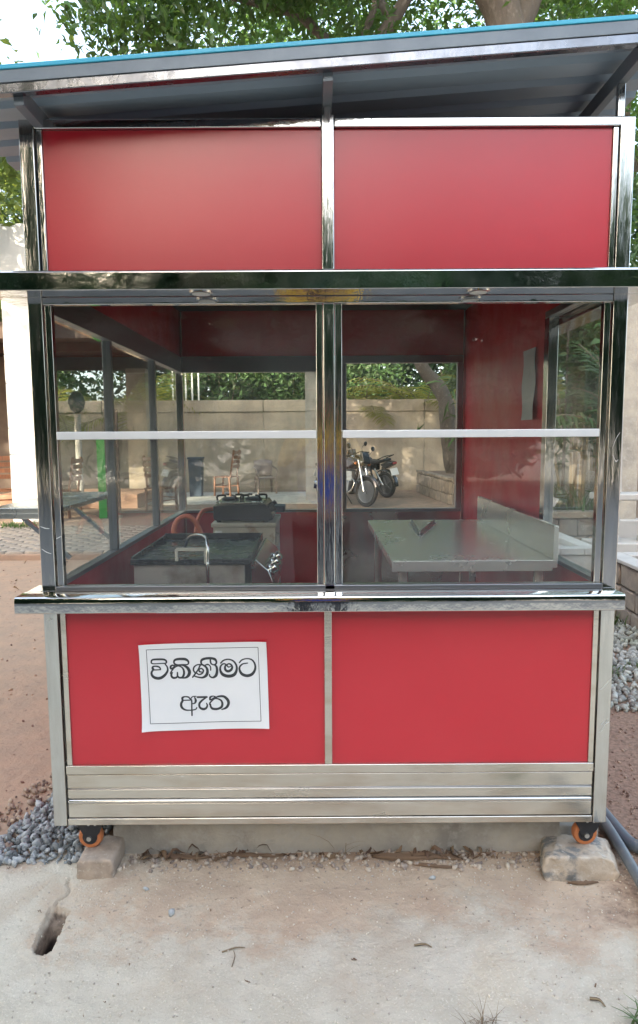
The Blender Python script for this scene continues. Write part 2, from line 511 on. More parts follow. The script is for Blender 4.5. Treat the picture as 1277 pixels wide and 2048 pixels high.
xs = axis([(-3.0, -0.6, .12), (-.6, 0.02, .014), (.02, .125, .0035), (.125, 2.4, .014), (2.4, 4.0, .08)])
ys = axis([(-2.0, -1.0, .06), (-1.0, -.37, .014), (-.37, -.13, .006), (-.13, .18, .012), (.18, 4.0, .08)])
xs = np.concatenate([[-f for f in reversed(far)], xs, far[1:]])
ys = np.concatenate([[-f for f in reversed(far)], ys, far[1:]])
X, Y = np.meshgrid(xs, ys)
Z = ground_h(X, Y)
Z = np.where(np.maximum(np.abs(X), np.abs(Y)) > 5, GZ, Z)
nx, ny = len(xs), len(ys)
idx = np.arange(nx * ny).reshape(ny, nx)
F = np.stack([idx[:-1, :-1], idx[:-1, 1:], idx[1:, 1:], idx[1:, :-1]], -1).reshape(-1, 4)
gm = bpy.data.materials.new('ground_earth_and_concrete'); gm.use_nodes = True
def ground_nodes(m):
    t = m.node_tree; N, L = t.nodes, t.links
    b = N['Principled BSDF']; b.inputs['Roughness'].default_value = 0.92; b.inputs['Specular IOR Level'].default_value = 0.25
    tc = N.new('ShaderNodeTexCoord'); sp = N.new('ShaderNodeSeparateXYZ'); L.new(tc.outputs['Object'], sp.inputs[0])
    def nz(scale, det=6, rough=.6):
        n = N.new('ShaderNodeTexNoise'); n.inputs['Scale'].default_value = scale; n.inputs['Detail'].default_value = det; n.inputs['Roughness'].default_value = rough
        L.new(tc.outputs['Object'], n.inputs['Vector']); return n.outputs['Fac']
    def mth(op, a, b_=None, c=None):
        n = N.new('ShaderNodeMath'); n.operation = op
        for i, v in enumerate((a, b_, c)):
            if v is None: continue
            if isinstance(v, (int, float)): n.inputs[i].default_value = v
            else: L.new(v, n.inputs[i])
        return n.outputs[0]
    def rng(x, lo, hi, a=0., c=1.):
        r = N.new('ShaderNodeMapRange'); r.interpolation_type = 'SMOOTHSTEP'
        for i, v in enumerate((lo, hi, a, c)): r.inputs[i + 1].default_value = v
        L.new(x, r.inputs[0]); return r.outputs[0]
    def mix(f, a, b_):
        n = N.new('ShaderNodeMix'); n.data_type = 'RGBA'; L.new(f, n.inputs[0])
        for i, v in ((6, a), (7, b_)):
            if isinstance(v, tuple): n.inputs[i].default_value = (*v, 1)
            else: L.new(v, n.inputs[i])
        return n.outputs[2]
    big, mid, fine = nz(1.7), nz(7), nz(90, 3)
    conc = mix(rng(mid, .35, .65), (.55, .50, .405), (.48, .43, .34))
    conc = mix(rng(nz(160, 3), .55, .75), conc, (.66, .61, .51))
    conc = mix(rng(nz(75, 5, .7), .60, .78), conc, (.36, .335, .295))
    conc = mix(rng(nz(2.6, 7, .65), .48, .70), conc, (.46, .39, .30))
    soil = mix(rng(mid, .35, .68), (.54, .42, .305), (.46, .35, .255))
    soil = mix(rng(fine, .58, .74), soil, (.50, .41, .33))
    soil = mix(rng(nz(45, 5), .62, .74), soil, (.21, .155, .12))
    redd = mix(rng(mid, .32, .7), (.45, .30, .205), (.39, .275, .195))
    redd = mix(rng(nz(26, 5), .60, .74), redd, (.25, .165, .125))
    wob = mth('MULTIPLY_ADD', big, .75, -.375)
    wob = mth('ADD', wob, mth('MULTIPLY_ADD', mid, .5, -.25))
    wob = mth('ADD', wob, mth('MULTIPLY_ADD', nz(38, 6, .7), .45, -.225))
    ysoil = mth('ADD', sp.outputs[1], wob)
    fs = rng(ysoil, -.36, -.08)
    fs = mth('MULTIPLY', fs, rng(mth('ADD', sp.outputs[0], wob), -.02, .35))
    c = mix(fs, conc, soil)
    # red earth yard to the left and behind, brown earth to the right
    fl = rng(mth('ADD', sp.outputs[1], mth('MULTIPLY', wob, .35)), .02, .16)
    c = mix(fl, c, redd)
    fr = mth('MULTIPLY', rng(mth('ADD', sp.outputs[0], mth('MULTIPLY', wob, .5)), 1.72, 1.95), rng(ysoil, -.2, .05))
    c = mix(fr, c, mix(rng(nz(60, 4), .4, .66), (.30, .205, .15), (.19, .135, .10)))
    c = mix(rng(sp.outputs[1], 9.5, 11.5), c, mix(rng(mid, .35, .65), (.30, .22, .165), (.22, .165, .125)))
    c = mix(rng(sp.outputs[1], -3.2, -4.2), c, (.20, .19, .18))
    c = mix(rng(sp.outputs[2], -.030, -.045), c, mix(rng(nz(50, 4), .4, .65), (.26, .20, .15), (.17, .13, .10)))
    c = mix(rng(sp.outputs[2], -.075, -.10), c, (.055, .042, .034))  # shade of the hole painted in: earth colour goes near black with depth
    L.new(c, b.inputs['Base Color'])
    b1 = N.new('ShaderNodeBump'); b1.inputs['Strength'].default_value = .55; b1.inputs['Distance'].default_value = .006; L.new(nz(110, 4, .7), b1.inputs['Height'])
    b2 = N.new('ShaderNodeBump'); b2.inputs['Strength'].default_value = .5; b2.inputs['Distance'].default_value = .02; L.new(nz(22, 4), b2.inputs['Height']); L.new(b1.outputs[0], b2.inputs['Normal'])
    L.new(b2.outputs[0], b.inputs['Normal'])
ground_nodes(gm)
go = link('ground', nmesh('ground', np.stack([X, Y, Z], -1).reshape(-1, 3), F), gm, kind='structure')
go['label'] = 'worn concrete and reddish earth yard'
def gh(x, y): return float(ground_h(np.array([x]), np.array([y]))[0])

# ------------------------------------------------------------------ kiosk
W, D = 1.83, 2.24
ZB, ZT = 0.165, 2.38
K = empty('food_kiosk', (W / 2, D / 2, GZ), 'red and stainless steel food kiosk with glass front under a blue roof', 'kiosk')
def kb(name, m, *boxes, bevel=0.0015, parent=K, smooth=False, **kw):
    g = G()
    for b in boxes: g.box(*b)
    return g.build(name, m, parent, bevel=bevel, **kw)
P = 0.044
# corner posts
for x0 in (0, W - P):
    for y0 in (0, D - P):
        kb('corner_post', STEELV, (x0, x0 + P, y0, y0 + P, ZB - 0.002, ZT), bevel=0.003)
# upper sign band
for x0, x1 in ((0.050, 0.066), (1.767, 1.783)):
    kb('upper_stile', STEELV, (x0, x1, 0.005, 0.03, 1.93, 2.352), bevel=0.002)
kb('upper_post', STEELV, (0.898, 0.935, -0.006, 0.032, 1.925, 2.386), bevel=0.003)
kb('top_rail', STEEL, (0.046, 0.897, -0.002, 0.03, 2.353, 2.379), (0.936, 1.786, -0.002, 0.03, 2.353, 2.379), bevel=0.003)
kb('upper_panel', RED, (0.067, 0.897, 0.012, 0.018, 1.93, 2.352), bevel=0, label='red upper sign panel with soft mottled sheen')
kb('upper_panel', RED, (0.936, 1.766, 0.012, 0.018, 1.93, 2.352), bevel=0)
# projecting mirror-polished band round three sides, with two downlights under it
fg = G().prism([(-0.1, 1.868), (-0.1, 1.919), (-0.094, 1.925), (-0.002, 1.925), (-0.002, 1.868)], -0.1, 1.93, 'x')
fg.build('fascia_band', STEEL, K, bevel=0.002)
G().box(-0.1, -0.002, -0.001, D, 1.868, 1.925).build('side_band', STEEL, K, bevel=0.002)
G().box(W + 0.002, 1.93, -0.001, D, 1.868, 1.925).build('side_band', STEEL, K, bevel=0.002)
kb('front_header', STEEL, (0.0455, W - 0.0455, 0.001, 0.03, 1.846, 1.8675), bevel=0.002)
for x in (0.539, 1.36):
    d = G().lathe([(0.036, 0), (0.036, -0.003), (0.028, -0.004)], (x, -0.055, 1.8678), n=24).build('downlight', STEEL, K, smooth=True)
    G().lathe([(0.026, -0.0042), (0.026, -0.0055), (0.01, -0.007)], (x, -0.055, 1.8678), n=20).build('lens', LAMP, d, smooth=True)
# front glazing
for x0, x1 in ((0.050, 0.070), (0.878, 0.8985), (0.9365, 0.958), (1.760, 1.780)):
    kb('window_stile', STEELV, (x0, x1, 0.004, 0.032, 0.958, 1.845), bevel=0.0025)
kb('centre_post', STEELV, (0.9005, 0.9345, -0.004, 0.036, 0.957, 1.845), bevel=0.003)
kb('bottom_track', DARKST, (0.0455, W - 0.0455, -0.004, 0.028, 0.9565, 0.972), bevel=0.002)
for x0, x1 in ((0.070, 0.878), (0.958, 1.760)):
    G().box(x0, x1, 0.015, 0.019, 0.972, 1.846).build('glass_pane', GLASS, K)
for x0, x1 in ((0.074, 0.877), (0.959, 1.753)):
    kb('shelf_rail', ALU, (x0, x1, -0.012, 0.012, 1.437, 1.461), bevel=0.002)
# counter with rounded nose
cg = G()
prof = [(-0.085, 0.9055), (-0.088, 0.9085), (-0.088, 0.93), (-0.088, 0.949), (-0.0855, 0.9545), (-0.080, 0.957), (-0.005, 0.9565), (-0.005, 0.905), (-0.076, 0.904)]
cg.prism(prof, -0.052, 1.822, 'x').build('counter_ledge', STEEL, K, bevel=0.0012)
kb('counter_end', STEEL, (-0.050, -0.002, -0.004, 0.10, 0.905, 0.9562), bevel=0.003)
kb('inner_counter', STEELT, (0.046, W - 0.046, 0.03, 0.11, 0.935, 0.9555), bevel=0.001)
# lower front
for x0, x1 in ((0.051, 0.068), (1.765, 1.782)):
    kb('lower_stile', STEELD, (x0, x1, 0.006, 0.03, 0.371, 0.9045), bevel=0.002)
kb('lower_post', STEELD, (0.899, 0.923, 0.004, 0.03, 0.371, 0.9045), bevel=0.002)
kb('lower_panel', RED, (0.0685, 0.8985, 0.012, 0.018, 0.371, 0.904), bevel=0)
kb('lower_panel', RED, (0.9235, 1.7645, 0.012, 0.018, 0.371, 0.904), bevel=0)
kb('bottom_rail', STEELD, (0.047, 1.783, 0.002, 0.03, 0.340, 0.3705), bevel=0.003)
for z0, z1 in ((0.293, 0.3385), (0.2565, 0.287), (0.190, 0.238)):
    kb('skirt_slat', STEELD, (0.049, 1.781, 0.005, 0.02, z0, z1), bevel=0.002)
kb('bright_strip', STEEL, (0.049, 1.781, -0.002, 0.02, 0.2395, 0.2535), bevel=0.0066, seg=5)
kb('groove_backing', DARKST, (0.049, 1.781, 0.012, 0.019, 0.2375, 0.3395), bevel=0)
kb('bottom_rail', STEELD, (0.046, 1.784, 0.0, 0.04, ZB, 0.188), bevel=0.003)
# casters
for (x, y) in ((0.101, 0.062), (1.783, 0.062), (0.101, D - 0.07), (1.783, D - 0.07)):
    lean = -0.03 if x < 1 else 0.02
    c = G().box(x - 0.045, x + 0.045, y - 0.035, y + 0.035, ZB - 0.012, ZB - 0.002).build('caster', CASTER, K, bevel=0.002)
    for sy in (-1, 1):
        yy = y + sy * 0.021
        G().prism([(x - 0.045, ZB - 0.012), (x + 0.05, ZB - 0.012), (x + 0.035, ZB - 0.05), (x + 0.012, 0.088), (x - 0.010, 0.084), (x - 0.026, ZB - 0.045)], yy - 0.002, yy + 0.002).build('fork', CASTER, c)
    tw = [(0.026, -0.016), (0.037, -0.015), (0.0405, -0.009), (0.0415, 0), (0.0405, 0.009), (0.037, 0.015), (0.026, 0.016)]
    G().lathe(tw, (x, y, 0.0955), (0, 1, 0), 32).build('wheel', ORANGE, c, smooth=True)
    G().lathe([(0.004, -0.0175), (0.025, -0.0172), (0.025, 0.0172), (0.004, 0.0175)], (x, y, 0.0955), (0, 1, 0), 24).build('hub', CASTER, c, smooth=True)
    G().lathe([(0.008, -0.029), (0.009, -0.022), (0.009, 0.022), (0.008, 0.029)], (x, y, 0.0955), (0, 1, 0), 10).build('axle_bolt', BOLT, c, smooth=True)
    for bx in (0.0, 0.022):
        G().lathe([(0.0045, 0), (0.004, 0.004)], (x + bx, y - 0.0232, ZB - 0.019), (0, -1, 0), 8).build('bolt', BOLT, c)
# side walls, back wall, floor, ceiling
kb('floor_sheet', STEELT, (0.046, W - 0.046, 0.04, D - 0.046, ZB + 0.002, ZB + 0.014), bevel=0)
kb('ceiling_panel', CEIL, (0.02, W - 0.02, 0.035, D - 0.02, 2.205, 2.215), bevel=0)
kb('header_panel', CEIL, (0.046, W - 0.046, 0.0305, 0.04, 1.875, 2.204), bevel=0)
# left side: glass in three lights
kb('side_panel', REDIN, (0.006, 0.030, 0.046, D - 0.046, ZB + 0.02, 0.955), bevel=0, label='red lower side panel on the left')
kb('side_panel', REDIN, (0.006, 0.030, 0.046, D - 0.046, 1.925, 2.204), bevel=0)
kb('side_rail', DARKST, (0.004, 0.042, 0.0465, D - 0.0465, 0.955, 0.972), bevel=0.002)
kb('side_rail', DARKST, (0.004, 0.042, 0.0465, D - 0.0465, 1.832, 1.925), bevel=0.002)
for y0, y1 in ((0.705, 0.735), (1.47, 1.50)):
    kb('side_mullion', DARKST, (0.006, 0.040, y0, y1, 0.9725, 1.8315), bevel=0.002)
for y0, y1 in ((0.047, 0.7045), (0.7355, 1.4695), (1.5005, D - 0.047)):
    G().box(0.019, 0.023, y0, y1, 0.973, 1.831).build('side_glass', GLASSD, K)
# right side: red wall with one light at the front
kb('side_panel', REDIN, (W - 0.030, W - 0.006, 0.655, D - 0.046, ZB + 0.02, 2.204), bevel=0, label='tall red side wall panel on the right')
kb('side_panel', REDIN, (W - 0.030, W - 0.006, 0.046, 0.6545, ZB + 0.02, 0.955), bevel=0)
kb('side_panel', REDIN, (W - 0.030, W - 0.006, 0.046, 0.6545, 1.925, 2.204), bevel=0)
kb('side_rail', DARKST, (W - 0.042, W - 0.004, 0.0465, 0.6545, 0.955, 0.972), bevel=0.002)
kb('side_rail', DARKST, (W - 0.042, W - 0.004, 0.0465, 0.6545, 1.90, 1.925), bevel=0.002)
kb('side_mullion', STEELV, (W - 0.043, W - 0.004, 0.6, 0.6545, 0.9725, 1.8995), bevel=0.003)
G().box(W - 0.023, W - 0.019, 0.047, 0.5995, 0.973, 1.899).build('side_glass', GLASSD, K)
# back wall
yb0, yb1 = D - 0.040, D - 0.016
kb('back_panel', REDIN, (0.046, W - 0.046, yb0, yb1, 1.93, 2.204), bevel=0)
kb('back_panel', REDIN, (0.046, 0.985, yb0, yb1, ZB + 0.02, 0.958), bevel=0)
kb('back_panel', REDIN, (0.90, 0.985, yb0, yb1, 0.9585, 1.9295), bevel=0)
kb('back_panel', STEELT, (0.986, W - 0.046, yb0, yb1, ZB + 0.02, 0.958), bevel=0, label='grey steel back panel below the right window')
kb('back_rail', DARKST, (0.046, 0.8995, yb0 - 0.01, yb1 + 0.01, 1.833, 1.9295), bevel=0.002)
kb('back_rail', DARKST, (0.046, 0.8995, yb0 - 0.006, yb1 + 0.006, 0.9585, 0.975), bevel=0.002)
fx0, fx1, fz0, fz1 = 0.9855, W - 0.046, 0.9585, 1.9295
kb('hatch_frame', DARKST, (fx0, fx1, yb0 - 0.008, yb1 + 0.008, fz1 - 0.045, fz1), (fx0, fx1, yb0 - 0.008, yb1 + 0.008, fz0, fz0 + 0.02),
   (fx0, fx0 + 0.075, yb0 - 0.008, yb1 + 0.008, fz0 + 0.0205, fz1 - 0.0455), (fx1 - 0.035, fx1, yb0 - 0.008, yb1 + 0.008, fz0 + 0.0205, fz1 - 0.0455), bevel=0.003)
G().box(0.047, 0.899, D - 0.030, D - 0.026, 0.976, 1.832).build('back_glass', GLASSD, K)
# pale scratches on the posts
SCR = mat('scratch', (0.75, 0.74, 0.70), 0.6)
for pts, yy in (([(1.792, .62), (1.806, .632), (1.818, .648), (1.824, .655)], -.0006), ([(1.794, .475), (1.806, .487), (1.812, .503), (1.822, .522)], -.0006), ([(1.800, .502), (1.808, .512), (1.811, .530)], -.0006), ([(1.806, .50), (1.818, .508), (1.826, .512)], -.0006),
                ([(.004, 1.166), (.020, 1.160), (.034, 1.158)], -.0006), ([(.006, 1.094), (.020, 1.084), (.036, 1.078)], -.0006), ([(.052, 1.125), (.060, 1.129), (.068, 1.133)], .0032), ([(1.80, 1.40), (1.81, 1.43), (1.822, 1.45)], -.0006), ([(1.802, 1.38), (1.812, 1.36), (1.82, 1.365)], -.0006), ([(.010, .86), (.022, .868), (.03, .862)], -.0006)):
    pp = catmull([(a, b) for a, b in pts], 4); vs = []
    for i, p in enumerate(pp):
        hw = .0009 * (0.4 + math.sin(math.pi * (i + .5) / len(pp)))
        vs += [(p[0], yy, p[1] - hw), (p[0], yy, p[1] + hw)]
    G().add(vs, [(2 * i, 2 * i + 1, 2 * i + 3, 2 * i + 2) for i in range(len(pp) - 1)]).build('scratch', SCR, K, fixn=False)
# folded-out serving shelf on the left side
sg = kb('serving_shelf', STEELT, (-0.25, -0.004, 0.20, 0.88, 1.185, 1.203), (-0.25, -0.236, 0.20, 0.88, 1.165, 1.1845), (-0.2355, -0.004, 0.20, 0.212, 1.165, 1.1845), bevel=0.002)
for yy in (0.30, 0.78):
    G().bar((-0.012, yy, 1.01), (-0.20, yy, 1.18), 0.014).build('bracket', STEELV, sg)
# roof: corrugations run left-right, the whole roof falls to the left
SL = 0.069
sh = lambda p: (p[0], p[1], p[2] + SL * p[0])
rx0, rx1, ry0, ry1 = -0.20, 1.935, -0.168, D + 0.14
yy = []; zz = []
yv = ry0
pat = [(0.0, 0.0), (0.012, 0.024), (0.036, 0.024), (0.048, 0.0)]
while yv < ry1:
    for dy, dz in pat:
        if yv + dy <= ry1: yy.append(yv + dy); zz.append(dz)
    yv += 0.125
for nm, m, off in (('roof_sheet', ROOFB, 0.0045), ('roof_lining', ROOFG, 0.0)):
    v = []; f = []
    nX = 8
    for i in range(nX + 1):
        x = rx0 + (rx1 - rx0) * i / nX
        v += [sh((x, a, 2.414 + b + off)) for a, b in zip(yy, zz)]
    n = len(yy)
    for i in range(nX):
        for j in range(n - 1): f.append((i * n + j, i * n + j + 1, (i + 1) * n + j + 1, (i + 1) * n + j))
    G().add(v, f).build(nm, m, K, fixn=False)
G().box(rx0, rx1, ry0 - 0.004, ry0 + 0.05, 2.4325, 2.4445).shear(sh).build('roof_edge_trim', ROOFB, K, bevel=0.002)
G().box(rx0, rx1, ry0 - 0.001, ry0 + 0.006, 2.3995, 2.4312).shear(sh).build('roof_flashing', ROOFF, K, bevel=0.001)
G().box(rx0, rx1, ry0 + 0.001, ry0 + 0.028, 2.3725, 2.399).shear(sh).build('roof_front_tube', TUBE, K, bevel=0.003)
G().box(rx0, rx1, ry1 - 0.04, ry1 - 0.01, 2.3725, 2.399).shear(sh).build('roof_back_tube', STEEL, K, bevel=0.003)
for x0 in (0.048, 0.902, 1.775):
    G().box(x0, x0 + 0.028, ry0 + 0.0285, ry1 - 0.0405, 2.352, 2.398).shear(sh).build('roof_rafter', ROOFF, K, bevel=0.002)
for yr in (0.55, 1.25, 1.9):
    G().box(rx0, rx1, yr, yr + 0.025, 2.3985, 2.4135).shear(sh).build('roof_purlin', ROOFF, K)
for x0, z0 in ((0.906, 2.3865), (1.776, 2.3795)):
    G().box(x0, x0 + 0.021, 0.002, 0.022, z0, 2.351 + SL * x0).build('roof_strut', STEELV, K, bevel=0.002)
    G().box(x0, x0 + 0.021, D - 0.03, D - 0.01, 2.2155, 2.351 + SL * x0).build('roof_strut', STEELV, K)

# ------------------------------------------------------------------ for-sale notice
GLY = [[[(0.3421,0.7158,0.0043),(0.3394,0.7191,0.0046),(0.3411,0.7263,0.0055),(0.3476,0.7292,0.0061),(0.3635,0.7297,0.0067),(0.3794,0.729,0.0064),(0.3869,0.7248,0.0061),(0.3878,0.7188,0.0055),(0.3841,0.7161,0.0043),(0.3718,0.7159,0.0038),(0.35,0.7149,0.0038),(0.3421,0.7158,0.0043)],[(0.3685,0.695,0.0041),(0.3672,0.7004,0.0049),(0.3627,0.7048,0.0055),(0.3541,0.7068,0.0049),(0.3454,0.7059,0.0052),(0.3431,0.7016,0.0075),(0.3447,0.6956,0.0081)],[(0.3447,0.6945,0.0044),(0.3566,0.6945,0.0041),(0.3685,0.6953,0.0041)],[(0.3447,0.6948,0.0058),(0.3397,0.6874,0.0067),(0.3394,0.6791,0.0075),(0.345,0.6708,0.009),(0.3572,0.6662,0.0096),(0.3703,0.6684,0.0096),(0.3829,0.6781,0.0084),(0.3911,0.6915,0.0064),(0.3903,0.7035,0.0049),(0.3841,0.714,0.0043),(0.3871,0.7178,0.0038)]],[[(0.4159,0.712,0.0058),(0.4122,0.7184,0.0055),(0.4144,0.7255,0.0067),(0.4222,0.729,0.0081),(0.436,0.7299,0.0084),(0.4497,0.7286,0.0087),(0.4578,0.7225,0.0067),(0.459,0.7154,0.0052),(0.4543,0.7109,0.0043),(0.4412,0.7113,0.0038),(0.4238,0.7108,0.0038),(0.4159,0.7131,0.0052)],[(0.4136,0.7076,0.0052),(0.4078,0.7094,0.0052),(0.4016,0.7057,0.0064),(0.4017,0.6982,0.0061),(0.4068,0.6992,0.0052),(0.4128,0.7041,0.0052)],[(0.4005,0.6825,0.0055),(0.4036,0.6892,0.0049),(0.4112,0.6996,0.0049),(0.4208,0.706,0.0049),(0.4295,0.7063,0.0046),(0.4388,0.7002,0.0052),(0.4435,0.6897,0.0067),(0.4429,0.6777,0.0073),(0.4379,0.6687,0.0067),(0.4291,0.6673,0.0064),(0.423,0.6726,0.0058),(0.4224,0.685,0.0046)],[(0.423,0.6726,0.0058),(0.4175,0.6676,0.0064),(0.408,0.6674,0.0073),(0.4031,0.6734,0.007),(0.4034,0.6809,0.0064),(0.4068,0.6847,0.0038)],[(0.4151,0.7094,0.0043),(0.4282,0.71,0.0052),(0.4426,0.7084,0.0061),(0.4554,0.7001,0.0096),(0.4615,0.6866,0.0102),(0.4579,0.6746,0.0096),(0.448,0.6671,0.0064),(0.4284,0.6661,0.0035)]],[[(0.5012,0.7112,0.006),(0.4998,0.7207,0.0064),(0.5046,0.7276,0.0081),(0.5167,0.7312,0.0081),(0.5326,0.7318,0.0081),(0.5445,0.7286,0.0085),(0.5496,0.7204,0.0064),(0.5476,0.7128,0.006),(0.5409,0.7099,0.0046),(0.533,0.7132,0.0049),(0.5305,0.7205,0.0056),(0.53,0.7287,0.0046)],[(0.5029,0.7098,0.0053),(0.4879,0.7102,0.0042),(0.4771,0.7026,0.0049),(0.4747,0.6917,0.0053),(0.481,0.6807,0.0046)],[(0.4976,0.7098,0.0053),(0.4893,0.6934,0.0046),(0.4792,0.6789,0.0053),(0.4709,0.668,0.0046)],[(0.4746,0.6731,0.0046),(0.4869,0.6688,0.005),(0.5027,0.6668,0.0064),(0.5153,0.6741,0.0095),(0.5199,0.6878,0.0088),(0.516,0.7015,0.0071),(0.503,0.7112,0.0053)],[(0.484,0.6821,0.0042),(0.4924,0.6773,0.0046),(0.5027,0.6815,0.0053),(0.5065,0.6915,0.0053),(0.5,0.6974,0.0046),(0.4932,0.6938,0.0042),(0.494,0.687,0.0053),(0.5005,0.6857,0.0039)],[(0.5112,0.7079,0.0042),(0.5206,0.7111,0.0049),(0.5276,0.7074,0.0042),(0.5304,0.7005,0.0042),(0.5302,0.6917,0.0042)],[(0.5426,0.7099,0.0042),(0.5492,0.704,0.0071),(0.551,0.6894,0.0081),(0.5471,0.6739,0.0092),(0.5363,0.6668,0.006),(0.5273,0.6713,0.005),(0.526,0.6777,0.0035)]],[[(0.5636,0.7157,0.0049),(0.573,0.7248,0.0049),(0.5889,0.7283,0.0046),(0.6047,0.7222,0.0056),(0.6141,0.7072,0.0064),(0.614,0.6908,0.0078),(0.6055,0.6762,0.0103),(0.5878,0.6716,0.0106),(0.5702,0.6768,0.0103),(0.562,0.6893,0.0074),(0.5623,0.703,0.006),(0.5692,0.7121,0.0049),(0.5771,0.7129,0.0046),(0.5806,0.7083,0.0046)],[(0.5806,0.7111,0.0049),(0.5771,0.702,0.0064),(0.5785,0.6929,0.0078),(0.5863,0.6881,0.0085),(0.5961,0.6924,0.0081),(0.6004,0.7018,0.0067),(0.596,0.711,0.006),(0.5886,0.7132,0.0049),(0.5836,0.7083,0.0049),(0.5884,0.7023,0.0042),(0.5951,0.7041,0.0035)]],[[(0.624,0.7172,0.0046),(0.633,0.7262,0.0046),(0.6489,0.7299,0.0042),(0.6647,0.7255,0.0053),(0.674,0.7105,0.006),(0.6737,0.6922,0.0074),(0.6639,0.6777,0.0095),(0.6479,0.6727,0.0099),(0.6321,0.6783,0.0092),(0.6246,0.6907,0.0071),(0.6248,0.7026,0.0057),(0.6345,0.7122,0.0046),(0.6504,0.715,0.0039)]],[[(0.4608,0.5954,0.0037),(0.4561,0.6017,0.0052),(0.4447,0.6034,0.0043),(0.4363,0.5995,0.0073),(0.4368,0.5916,0.0067)],[(0.4391,0.5913,0.0037),(0.4619,0.5917,0.0037)],[(0.4368,0.59,0.0073),(0.4319,0.5798,0.0079),(0.4338,0.5679,0.0079),(0.445,0.5592,0.0055),(0.4625,0.5579,0.004),(0.4778,0.5605,0.0043),(0.4823,0.5663,0.004)],[(0.4613,0.597,0.0033),(0.4661,0.5898,0.0049),(0.4661,0.5661,0.0049),(0.4662,0.5404,0.0052)],[(0.4636,0.597,0.0037),(0.4698,0.6032,0.0037),(0.4808,0.6046,0.003)],[(0.4762,0.6008,0.004),(0.4794,0.5905,0.0076),(0.4766,0.5822,0.0055),(0.4692,0.5794,0.0033)]],[[(0.485,0.6012,0.0064),(0.5157,0.6015,0.0064)],[(0.5131,0.5998,0.0046),(0.4991,0.5896,0.0064),(0.4908,0.5786,0.007),(0.4925,0.5667,0.007),(0.5026,0.5611,0.0082),(0.5122,0.5639,0.007),(0.5166,0.5729,0.0055),(0.5142,0.5808,0.0037)]],[[(0.5446,0.6023,0.0033),(0.5353,0.6045,0.004),(0.5268,0.6005,0.0067),(0.5255,0.5923,0.0052)],[(0.5266,0.5918,0.0046),(0.5351,0.5957,0.0052),(0.5428,0.6023,0.0043)],[(0.5247,0.576,0.0052),(0.5264,0.5831,0.0052),(0.5396,0.5953,0.0049),(0.5503,0.5959,0.0049),(0.5616,0.59,0.0061),(0.5658,0.5797,0.0073),(0.5626,0.5678,0.0079),(0.5495,0.5614,0.0076),(0.5343,0.5621,0.0079),(0.528,0.5688,0.0064),(0.5267,0.5776,0.0052)],[(0.5446,0.6004,0.0043),(0.5565,0.6038,0.0067),(0.5717,0.603,0.0079),(0.5834,0.5922,0.0094),(0.5859,0.5795,0.0088),(0.5786,0.5661,0.0079),(0.5632,0.5591,0.0037)]]]
S = empty('paper_notice', (0.508, -0.004, 0.637), 'white paper notice with black Sinhala lettering taped on the lower red panel', 'notice')
def psurf(x, z): return 0.0085 - 0.010 * (abs(x - .509) / .207 * abs(z - .637) / .146) ** 5 - 0.0022 * (0.5 + 0.5 * math.sin(x * 23 + z * 9)) - 0.0012 * (0.5 + 0.5 * math.sin(z * 31 - x * 6))
c4 = [(.301, .779), (.712, .787), (.718, .496), (.303, .487)]
v = []; f = []
nu, nv_ = 24, 16
for j in range(nv_ + 1):
    for i in range(nu + 1):
        a, b = i / nu, j / nv_
        x = (c4[0][0] * (1 - a) + c4[1][0] * a) * (1 - b) + (c4[3][0] * (1 - a) + c4[2][0] * a) * b
        z = (c4[0][1] * (1 - a) + c4[1][1] * a) * (1 - b) + (c4[3][1] * (1 - a) + c4[2][1] * a) * b
        v.append((x, psurf(x, z), z))
for j in range(nv_):
    for i in range(nu):
        q = j * (nu + 1) + i
        f.append((q, q + 1, q + nu + 2, q + nu + 1))
n0 = len(v)
v += [(p[0], p[1] + 0.0004, p[2]) for p in v]
f += [tuple(reversed([i + n0 for i in q])) for q in f]
G().add(v, f).build('sheet', PAPER, S, smooth=True, fixn=False)
LIFT = 0.0006
bc = [(.325, .762), (.685, .768), (.691, .520), (.330, .513)]
g = G()
for i in range(4):
    a, b = np.array(bc[i]), np.array(bc[(i + 1) % 4])
    d = (b - a) / np.linalg.norm(b - a); nn = np.array((-d[1], d[0])) * 0.0009
    k = 20
    vs = []
    for j in range(k + 1):
        p = a + (b - a) * j / k
        for s_ in (-1, 1):
            q = p + nn * s_
            vs.append((q[0], psurf(q[0], q[1]) - LIFT, q[1]))
    g.add(vs, [(2 * j, 2 * j + 1, 2 * j + 3, 2 * j + 2) for j in range(k)])
g.build('border', INK, S, fixn=False)
for glyph in GLY:
    g = G(); lift = LIFT
    for st in glyph:
        lift += 0.00002
        pts = catmull(st, 6)
        vs = []
        for i, p in enumerate(pts):
            d = pts[min(i + 1, len(pts) - 1)] - pts[max(i - 1, 0)]
            d = d[:2] / (np.linalg.norm(d[:2]) + 1e-9)
            for s_ in (-1, 1):
                qx, qz = p[0] - d[1] * s_ * p[2] / 2, p[1] + d[0] * s_ * p[2] / 2
                vs.append((qx, psurf(qx, qz) - lift, qz))
        g.add(vs, [(2 * j, 2 * j + 1, 2 * j + 3, 2 * j + 2) for j in range(len(pts) - 1)])
        for p in (pts[0], pts[-1]):
            lift += 0.00001
            ring = [(p[0] + math.cos(a) * p[2] / 2.1, p[1] + math.sin(a) * p[2] / 2.1) for a in np.linspace(0, 2 * math.pi, 12, endpoint=False)]
            g.add([(a, psurf(a, b) - lift, b) for a, b in ring], [tuple(range(12))])
    g.build('letter', INK, S, fixn=False)

